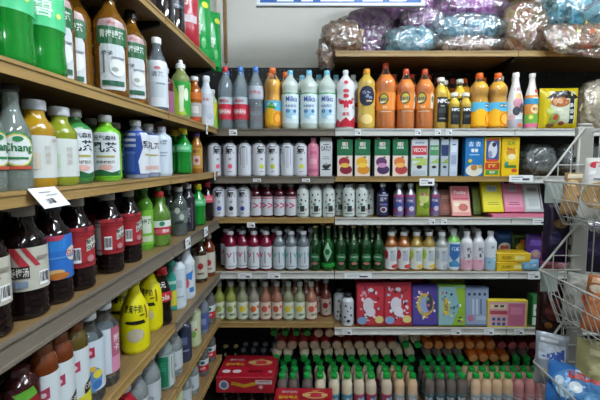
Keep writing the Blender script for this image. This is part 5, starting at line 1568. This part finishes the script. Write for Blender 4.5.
def candy_bag(px0, px1, py0, py1, label, cols, tint, solid, seed, dy=0., depth=.2, droop=0., n=34, rz=0, rx=0, z=None, desc=None, amp=.011, Y=None, squash=.7):
    """a see-through bag heaped with wrapped sweets on the topmost back shelf"""
    rr = random.Random(seed)
    Yc = Y or (YB + .012 + depth / 2 + dy)
    Yf = Yc - depth / 2 * .6
    z0 = hz(py1, Yf) if z is None else z
    z1 = hz(py0, Yf)
    zc = (z0 + z1) / 2
    X0, X1 = xat(px0, Yf, zc), xat(px1, Yf, zc)
    w, h = X1 - X0, z1 - z0
    edge_ = -(Yc - YB + .03)
    e = bpy.data.objects.new('candy_bag', None); COL.objects.link(e)
    e.location = ((X0 + X1) / 2, Yc, z0); e.rotation_euler = (rx, rz, 0)
    e['label'] = label; e['category'] = 'bag'; e['group'] = 'bags of wrapped sweets'
    me = crumple_mesh('bag_film', w, depth, h, seed, amp, 4, droop, squash=squash, edge=Yc - YB + .012)
    me.materials.append(film(f'{tint}_{solid}', tint, solid))
    obj('bag_film', me, e)
    for i in range(int(n * .95)):
        a = rr.uniform(0, 2 * math.pi); c = rr.uniform(-.85, .9)
        s = math.sqrt(1 - c * c)
        p = Vector((math.cos(a) * s, -abs(math.sin(a) * s) if rr.random() < .75 else math.sin(a) * s, c))
        m = max(abs(p.x), abs(p.y), abs(p.z), p.length * .8)
        p = p / m * rr.uniform(.5, .66)
        q = Vector((p.x * w / 2, p.y * depth / 2, p.z * h / 2 + h / 2))
        if droop:
            q.z -= droop * max(0, -q.y - (Yc - YB + .012)) * (1.4 + q.z / h)
        q.z = max(q.z, .04 if not droop or q.y > edge_ else -9)
        o = obj('wrapped_sweet', piece(*rr.choice(cols)), e)
        o.location = q; o.rotation_euler = (rr.uniform(-.7, .7), rr.uniform(-3, 3), rr.uniform(-.9, .9))
        sc = rr.uniform(1.25, 1.8) * min(1, min(w, h) / .16); o.scale = (sc, 1.1, sc)
    return e


BROWN = [('#8a5a3a', '#c9a888'), ('#b08464', '#dccabc'), ('#a05a40', '#e0d4c8'), ('#c9a890', '#8a4a34'), ('#d8c8bc', '#a8684a')]
PURP = [('#a04a9c', '#e0c0e0'), ('#c27ac0', '#f0e0f0'), ('#d8b4d8', '#a04a9c'), ('#e6d8e8', '#b868b4'), ('#b45aa8', '#e8cce4')]
BLUE = [('#5aa8c0', '#dceef2'), ('#a8d4e0', '#4a94b0'), ('#dcecf0', '#6ab0c4'), ('#86bccc', '#e8f0f0'), ('#cfe4ea', '#c08a9a')]
WARM = [('#c2704a', '#e8dccc'), ('#d8c0a8', '#b04a34'), ('#a8603c', '#d8d0b0'), ('#c9b890', '#7a9a4a'), ('#d09a8a', '#eee4dc'), ('#b0b45a', '#e4dccc')]
PALE = [('#dcccc4', '#b07a6a'), ('#e6dcd4', '#9aa4b8'), ('#c9a898', '#ece4dc'), ('#d8c8c8', '#a8887a')]
ZT = ZB[0] + .002
candy_bag(322, 362, 21, 51, 'bag of brown wrapped sweets at the left end of the top shelf', BROWN, '#d8c4b0', .15, 21, depth=.2, z=ZT, n=30, rz=.0)
candy_bag(318.5, 334, 36, 69, 'small brown sweet bag hanging past the left end of the top shelf', BROWN, '#c9b09c', .15, 22, depth=.11, n=12, dy=.02)
candy_bag(346, 400, 8, 50, 'magenta bag of sweets leaning beside the brown bag', PURP, '#d8b8dc', .15, 23, depth=.2, z=ZT, n=34, dy=.09, rz=-.12)
candy_bag(368, 440, -22, 22, 'big purple bag of sweets on top of the pile, left', PURP, '#dcb8e0', .15, 24, depth=.22, n=40, dy=.08)
candy_bag(385, 438, 27, 50, 'low blue bag of sweets at the front of the pile, left', BLUE, '#cfe4ea', .15, 25, depth=.2, z=ZT, n=30)
candy_bag(400, 446, 8, 31, 'purple and white bag resting on the low blue bag', PURP, '#e2cfe6', .15, 26, depth=.2, n=28, dy=.03)
candy_bag(428, 506, 14, 39, 'long blue bag of sweets between purple and pale bags', BLUE, '#d4e8ee', .15, 27, depth=.2, n=38, dy=.01)
candy_bag(436, 508, -6, 17, 'long magenta bag of sweets on the long blue bag', PURP, '#e0bce4', .15, 28, depth=.2, n=38, dy=.02)
candy_bag(434, 504, 36, 51, 'flat pale bag of sweets under the long blue bag', PALE, '#e6dcd4', .15, 29, depth=.2, z=ZT, n=32)
candy_bag(503, 547, 1, 51, 'upright bag of orange and pale sweets at the shelf seam', WARM, '#d8c4b0', .15, 30, depth=.2, z=ZT, n=44)
candy_bag(497, 540, -26, 0, 'bag of yellow and pale sweets on the upright orange bag', WARM, '#d8d0a0', .15, 33, depth=.2, n=24)
candy_bag(544, 622, 22, 54, 'large bag of brown sweets sagging over the shelf front on the right', WARM, '#cdb8a4', .15, 31, depth=.26, n=52, dy=-.085, droop=.75, z=ZT)
candy_bag(550, 640, -14, 24, 'teal bag of sweets on the large sagging brown bag', BLUE, '#b8dce2', .15, 32, depth=.22, n=44, dy=.02)

# ------------------------------------------------------------------ loose wrapped goods on the shelves at the right
def wrapped(px0, px1, py0, py1, s, name, label, col, tint, solid, seed, depth=.1, dy=.0, cols=None, n=10, cat='bag', amp=.01):
    Yc = YB + .014 + dy + depth / 2
    z0 = ZB[s] + .002; z1 = hz(py0, Yc - depth / 2)
    z1 = min(z1, ZB[s - 1] - .045) if s else z1
    X0, X1 = xat(px0, Yc, (z0 + z1) / 2), xat(px1, Yc, (z0 + z1) / 2)
    w, h = X1 - X0, z1 - z0
    e = bpy.data.objects.new(name, None); COL.objects.link(e)
    e.location = ((X0 + X1) / 2, Yc, z0)
    e['label'] = label; e['category'] = cat
    me = crumple_mesh(name + '_film', w * .94, depth * .94, h * .92, seed, amp, 4, 0, squash=.4)
    me.materials.append(film(f'{tint}_{solid}', tint, solid)); obj('bag_film', me, e)
    rr = random.Random(seed)
    for i in range(n):
        o = obj('inner_packet', piece(*rr.choice(cols)), e)
        o.location = (rr.uniform(-.36, .36) * w, rr.uniform(-.25, .2) * depth, rr.uniform(.22, .74) * h)
        o.rotation_euler = (rr.uniform(-.3, .3), rr.uniform(-3, 3), rr.uniform(-.5, .5)); s_ = rr.uniform(1, 1.4); o.scale = (s_, s_, s_)
    return e


GREY = [('#3a4040', '#8a9090'), ('#5a6060', '#2a3030'), ('#787e80', '#3a4044'), ('#2c3234', '#6a7072')]
wrapped(517, 549, 141, 178, 2, 'grey_packet_bag', 'clear bag of dark grey packets beside the yellow box', '#555', '#b8c0c0', .2, 41, .2, .02, GREY, 34)
wrapped(552, 600, 141, 178, 2, 'grey_packet_bag', 'clear bag of dark grey packets behind the wire rack', '#555', '#b8c0c0', .2, 42, .2, .02, GREY, 30)
CREAM = [('#d8ccb4', '#b09a6a'), ('#e0d8c8', '#c2a02a'), ('#d2c4a8', '#e8e2d8')]
wrapped(578, 624, 74, 130, 1, 'bread_bag', 'clear bag of cream coloured wafers right of the yellow bag', '#ccc', '#efe6d2', .35, 43, .14, .0, CREAM, 26)
ROSE = [('#c27a90', '#e0b8c4'), ('#d090a4', '#b05a74')]
wrapped(551, 568, 252, 275, 4, 'pink_packet', 'pink packet on the shelf behind the rack post', '#c88', '#cf8aa0', .7, 46, .1, .0, ROSE, 5, 'packet', .004)
wrapped(581, 596, 250, 275, 4, 'peach_packet', 'peach packet on the shelf right of the rack post', '#c88', '#d8b49a', .7, 47, .1, .0, [('#d8b49a', '#e8d4c0')], 5, 'packet', .004)
back(K['yog'], 4, 603, desc='white bottle with blue sleeve right of the rack post')

# ================================================================== wire basket rack on the right
YR = 1.40
XO = xat(544, YR, hz(181, YR))          # outer rim of the baskets
XP = 1.045                              # post
YN = .86                                # near end
rack = bpy.data.objects.new('wire_basket_rack', None); COL.objects.link(rack)
rack.location = (XP, YR, 0)
rack['label'] = 'white wire basket rack on a grey post before the back shelves'; rack['category'] = 'display rack'
INV = Matrix.Translation(Vector((-XP, -YR, 0)))


def rpart(name, mb, m, parent=rack, smooth=True):
    mb.v = [tuple(INV @ Vector(v)) for v in mb.v]
    return obj(name, mb.mesh(name, m, smooth), parent)


ztp = hz(124, YR)
for y, nm in ((YR + .02, 'post'), (YN - .02, 'post')):
    mb = MB(); vs, fs = rbox(.062, .03, ztp - .01, .006); mb.add([(v[0] + XP, v[1] + y, v[2] + .002) for v in vs], fs); rpart('post', mb, M_POST)
    mb = MB(); vs, fs = rbox(.05, .024, .012, .004); mb.add([(v[0] + XP, v[1] + y, v[2] + ztp - .008) for v in vs], fs); rpart('post_cap', mb, M_POST)
    mb = MB(); mb.box(XP - .2, XP + .2, y - .02, y + .02, .0, .03); rpart('foot', mb, M_POST, smooth=False)
    mb = MB()
    for k in range(24):
        mb.box(XP - .035 + .0, XP - .031, y - .004, y + .004, .3 + k * .05, .32 + k * .05)
    o = rpart('slot_strip', mb, M_BLACK, smooth=False); o['kind'] = 'stuff'
mb = MB()
for k in range(8):
    y = YN + (YR - YN) * (k + .5) / 8
    mb.tube([(XP + .02, y, .25), (XP + .02, y, ztp - .03)], .0022, 5)
o = rpart('back_grid', mb, M_WIRE); o['kind'] = 'stuff'
for z in (.25, .6, .95, 1.3, ztp - .03):
    mb = MB(); mb.tube([(XP + .017, YN, z), (XP + .017, YR, z)], .003, 6); rpart('cross_bar', mb, M_WIRE)

BAS = []
for py_rim, py_bot, py_top in ((181, 224, 127), (270, 322, 221), (362, 428, 305)):
    zr, zb_, zt_ = hz(py_rim, YR), hz(py_bot, YR), hz(py_top, YR)
    xo = XO if py_rim < 300 else XO - .005
    xb = xo + .085                       # the front slopes in to the bottom
    bk = XP - .0
    mb = MB()
    mb.tube([(bk, YR, zr), (xo, YR, zr), (xo, YN, zr), (bk, YN, zr)], .0036, 6)
    rim = rpart('basket_rim', mb, M_WIRE)
    rim.name = 'basket'
    for y in (YR, YN):
        mb = MB(); mb.tube([(xo, y, zr), (bk - .012, y, zt_)], .0042, 6); q = rpart('side_stay', mb, M_WIRE, rack)
        mb = MB(); mb.tube([(xo, y, zr), (xb, y, zb_), (bk, y, zb_)], .003, 6); rpart('end_wire', mb, M_WIRE, rack)
        for t in (.35, .68):
            mb = MB(); x = xo + (bk - .012 - xo) * t
            mb.tube([(x, y, zr + (zt_ - zr) * t), (x, y, zb_ + (0 if x > xb else (xb - x) / (xb - xo) * (zr - zb_)))], .002, 5); rpart('end_wire', mb, M_WIRE, rack)
        mb = MB(); mb.tube([(xo + (bk - xo) * .3, y, zr + (zt_ - zr) * .3), (bk, y, zr + (zt_ - zr) * .3)], .002, 5); rpart('end_wire', mb, M_WIRE, rack)
    nw = 17
    for k in range(nw):
        y = YN + (YR - YN) * (k + .5) / nw
        mb = MB(); mb.tube([(xo, y, zr), (xb, y, zb_), (bk, y, zb_)], .0019, 5); rpart('basket_wire', mb, M_WIRE, rack)
    for t in (.4, .8):
        mb = MB(); x = xo + (xb - xo) * t; z = zr + (zb_ - zr) * t
        mb.tube([(x, YN, z), (x, YR, z)], .002, 5); rpart('basket_rail', mb, M_WIRE, rack)
    BAS.append((xo, xb, bk, zr, zb_))
# ticket holders facing the camera across the end of each basket
for i, (xo, xb, bk, zr, zb_) in enumerate(BAS):
    mb = MB(); mb.box(xo + .002, xo + .07, YR - .0065, YR - .005, zr - .085, zr - .004)
    rpart('ticket_holder', mb, M_CRYST, rack, False)


def basket_bag(i, y, label, w, d, h, col, items, rot, dx=.0, dz=.0, tilt=.35, seed=1, crumple=.008):
    xo, xb, bk, zr, zb_ = BAS[i]
    kk = pouch('snack_bag', 'bag', label, w, d, h, col, front=items, seed=seed, crumple=crumple)
    e = place(kk, (bk - .055 + dx, y, zb_ + .012 + dz), 0, '', 0)
    e.rotation_euler = (-tilt, 0, math.radians(rot))
    e['group'] = 'snack bags in the wire baskets'
    return e


basket_bag(0, 1.335, 'brown snack bag in the top basket nearest the post', .13, .05, .17, '#8a6a44', [E(0, .08, .1, .08, '#a8804a'), E(.02, .06, .06, .05, '#7a4a24'), E(-.03, .12, .04, .03, '#c2a87a'), R(0, .15, .1, .02, '#c0b49c')], -48, dx=-.01, dz=.03, seed=51)
basket_bag(0, 1.25, 'white printed snack bag standing in the top basket', .135, .05, .23, '#b9b6ae', [R(0, .17, .12, .06, '#c9c8c6'), E(-.03, .195, .036, .026, '#b02a38'), R(.02, .165, .07, .008, '#5a5a60'), E(0, .08, .12, .1, '#8a6a3c'), R(.01, .14, .08, .008, '#7a7a80'), E(.02, .07, .05, .05, '#5a3c1c')], -50, dx=-.0, dz=.03, seed=52)
basket_bag(0, 1.15, 'brown and clear snack bag in the top basket, nearest', .135, .05, .2, '#8f8a7c', [E(0, .1, .11, .1, '#7a5a34'), E(.03, .08, .05, .05, '#4a5a2a'), R(0, .17, .1, .03, '#b4b0a6')], -52, dx=-.0, dz=.03, seed=53)
basket_bag(1, 1.30, 'pale snack bag with orange spot in the middle basket', .13, .05, .17, '#8f8f88', [E(.02, .08, .05, .05, '#c2502a'), R(.0, .14, .1, .03, '#a8a49a'), E(-.04, .06, .04, .05, '#6a6a60')], -50, dx=-.005, dz=.04, seed=54)
basket_bag(1, 1.205, 'orange brown snack bag in the middle basket', .135, .05, .2, '#9a5a34', [E(0, .1, .1, .1, '#b06a3a'), E(.02, .12, .06, .04, '#5a2a1c'), R(0, .18, .1, .02, '#c09a7a'), E(-.03, .15, .05, .03, '#d8c4b0')], -52, dx=-.0, dz=.03, seed=55)
basket_bag(2, 1.355, 'white and blue snack bag in the lowest basket by the post', .11, .04, .2, '#8a9098', [R(0, .13, .09, .06, '#b0b8c4'), P([(-.04, .11), (.04, .15), (.04, .1)], '#3a5aa0'), R(0, .05, .08, .03, '#a8a084'), R(-.01, .175, .06, .012, '#c8ccd2')], -30, dx=-.07, dz=.2, tilt=.2, seed=56)
basket_bag(2, 1.225, 'blue snack bag with red label band in the lowest basket', .2, .06, .15, '#2a66a8', [E(0, .075, .17, .11, '#3f7cb8'), R(.02, .11, .11, .024, '#a8302c'), R(.03, .128, .09, .008, '#c9d2d8'), E(-.04, .05, .06, .05, '#9ab8d0'), E(.04, .05, .06, .04, '#5a94c4'), E(-.01, .07, .04, .04, '#d6e0e4'), E(-.06, .08, .03, .03, '#c0d4e0')], -38, dx=-.055, dz=.19, tilt=.65, seed=57)
basket_bag(2, 1.2, 'olive beige snack bag behind the blue one in the lowest basket', .2, .05, .26, '#a09a6c', [E(0, .13, .13, .13, '#b0aa7c'), R(0, .22, .12, .02, '#c4c09a')], -40, dx=.03, dz=.17, tilt=.25, seed=58)

# bags hung on hooks behind the far end of the rack
def hung_bag(px, py0, py1, label, w, col, items, seed, yh=1.475):
    z1, z0 = hz(py0, yh), hz(py1, yh)
    h = z1 - z0
    x = xat(px, yh, (z0 + z1) / 2)
    kk = pouch('hanging_snack_bag', 'bag', label, w, .05, h, col, front=[(q[0], [(a * w, b * h) for a, b in q[1]], q[2]) for q in items], seed=seed, crumple=.006)
    e = place(kk, (x, yh, z0), math.radians(-20), '', 0)
    e['group'] = 'snack bags hung behind the wire rack'
    mb = MB(); mb.tube([(XP - .02, YR + .034, z1 + .012), (x, YR + .05, z1 + .012), (x, yh, z1 + .008), (x, yh, z1 - .006)], .0025, 5)
    rpart('hook', mb, M_WIRE)
    return e


hung_bag(557, 198, 262, 'dark purple snack bag hung behind the rack post, upper one', .1, '#241a34', [E(.05, .62, .5, .14, '#7a5a2a'), E(-.1, .4, .4, .2, '#33305a'), E(.1, .15, .5, .12, '#3a2450'), R(0, .88, .7, .04, '#4a3a5a')], 61)
hung_bag(550, 284, 336, 'dark maroon snack bag hung behind the rack post, lower one', .1, '#2a1012', [E(.05, .5, .6, .3, '#4a1c18'), E(-.1, .25, .3, .12, '#7a4a1c'), E(.1, .7, .4, .15, '#5a2420')], 62)
hung_bag(592, 222, 272, 'dark violet snack bag hung right of the rack post', .11, '#2a2238', [E(0, .5, .6, .3, '#3a3050')], 63)

# ================================================================== price tickets
def ticket(px, s, w=.04, h=.028, isleft=False, lines=True, py=None, rot=0):
    zz = (ZL if isleft else ZB)[s]
    e = bpy.data.objects.new('price_tag', None); COL.objects.link(e)
    mb = MB(); mb.box(-w / 2, w / 2, -.0006, .0006, -h / 2, h / 2)
    e['category'] = 'price tag'
    if isleft:
        X = XL + .0085; z = zz - .018; Y = yat(px, X, z)
        e.location = (X, Y, z); e.rotation_euler = (0, 0, math.pi / 2)
    else:
        X = xat(px, YB - .0085, zz - .018)
        if X < SEAMS[1] and s == 5:
            zz = ZB1[5]
        z = zz - .018 if py is None else hz(py, YB - .0085)
        e.location = (X, YB - .0085, z)
    obj('ticket_card', mb.mesh('ticket_card', M_TAG, False), e)
    it = [R(-w * .15, h * .2, w * .5, h * .1, '#6a7076'), R(w * .2, -h * .12, w * .3, h * .3, '#3a3f48'), R(-w * .22, -h * .15, w * .35, h * .08, '#8a9096')]
    obj('print', print_mesh('ticket_print', it, lambda u, v, o: (u, -.0006 - o, v), 0, 0, CARD), e)
    THINGS.append(dict(o=e, desc='white paper price tag on lip of', shelf=(SL if isleft else SB)[s], row=0, px=px))
    return e


for px in (233,): ticket(px, 1)
for px in (358, 418, 438, 449): ticket(px, 1, .03)
for px in (257, 306): ticket(px, 2, .04, .016)
ticket(427, 2, .075, .036, py=182); ticket(521, 2, .12, .034, py=178.5)
for px in (432, 444): ticket(px, 3, .03)
ticket(540, 3, .075, .03)
ticket(251, 3, .04, .026, py=225)
for px, w in ((245, .07), (274, .065)): ticket(px, 4, w)
ticket(358, 4, .14, .026); ticket(534, 4, .06, .034)
for px in (347, 456, 489, 519): ticket(px, 5, .05)
for px in (188, 206): ticket(px, 3, .05, .04, True)
for px in (207,): ticket(px, 1, .02, .05, True)
ticket(215, 2, .015, .04, True)
# the folded ticket that sticks out from the left shelf
e = bpy.data.objects.new('price_card', None); COL.objects.link(e)
ya_, yb_ = yat(25, XL, 1.4), yat(52.5, XL, 1.4)
e['label'] = 'white shelf ticket with bar code sticking out over the dark bottles'; e['category'] = 'price tag'
vy = Vector((-.028, 0, .034)); lenc = vy.length; vy.normalize(); vx = Vector((0, 1, 0)); vz = vx.cross(vy)
M3 = Matrix((vx, vy, vz)).transposed().to_4x4()
e.matrix_world = Matrix.Translation((XL + .004, (ya_ + yb_) / 2, ZL[2] + .003)) @ M3
hw = (yb_ - ya_) / 2
mb = MB(); mb.box(-hw, hw, -lenc, .0, -.0005, .0005); obj('ticket_card', mb.mesh('price_card_card', M_TAG, False), e)
obj('print', print_mesh('price_card_print', [code(-.006, -lenc * .72, .022, .016), R(.008, -lenc * .4, .03, .002, '#9aa0a6'), R(-.004, -lenc * .25, .03, .002, '#9aa0a6')], lambda u, v, o: (u, v, .0005 + o), 0, 0, CARD), e)

settle()
write_labels()
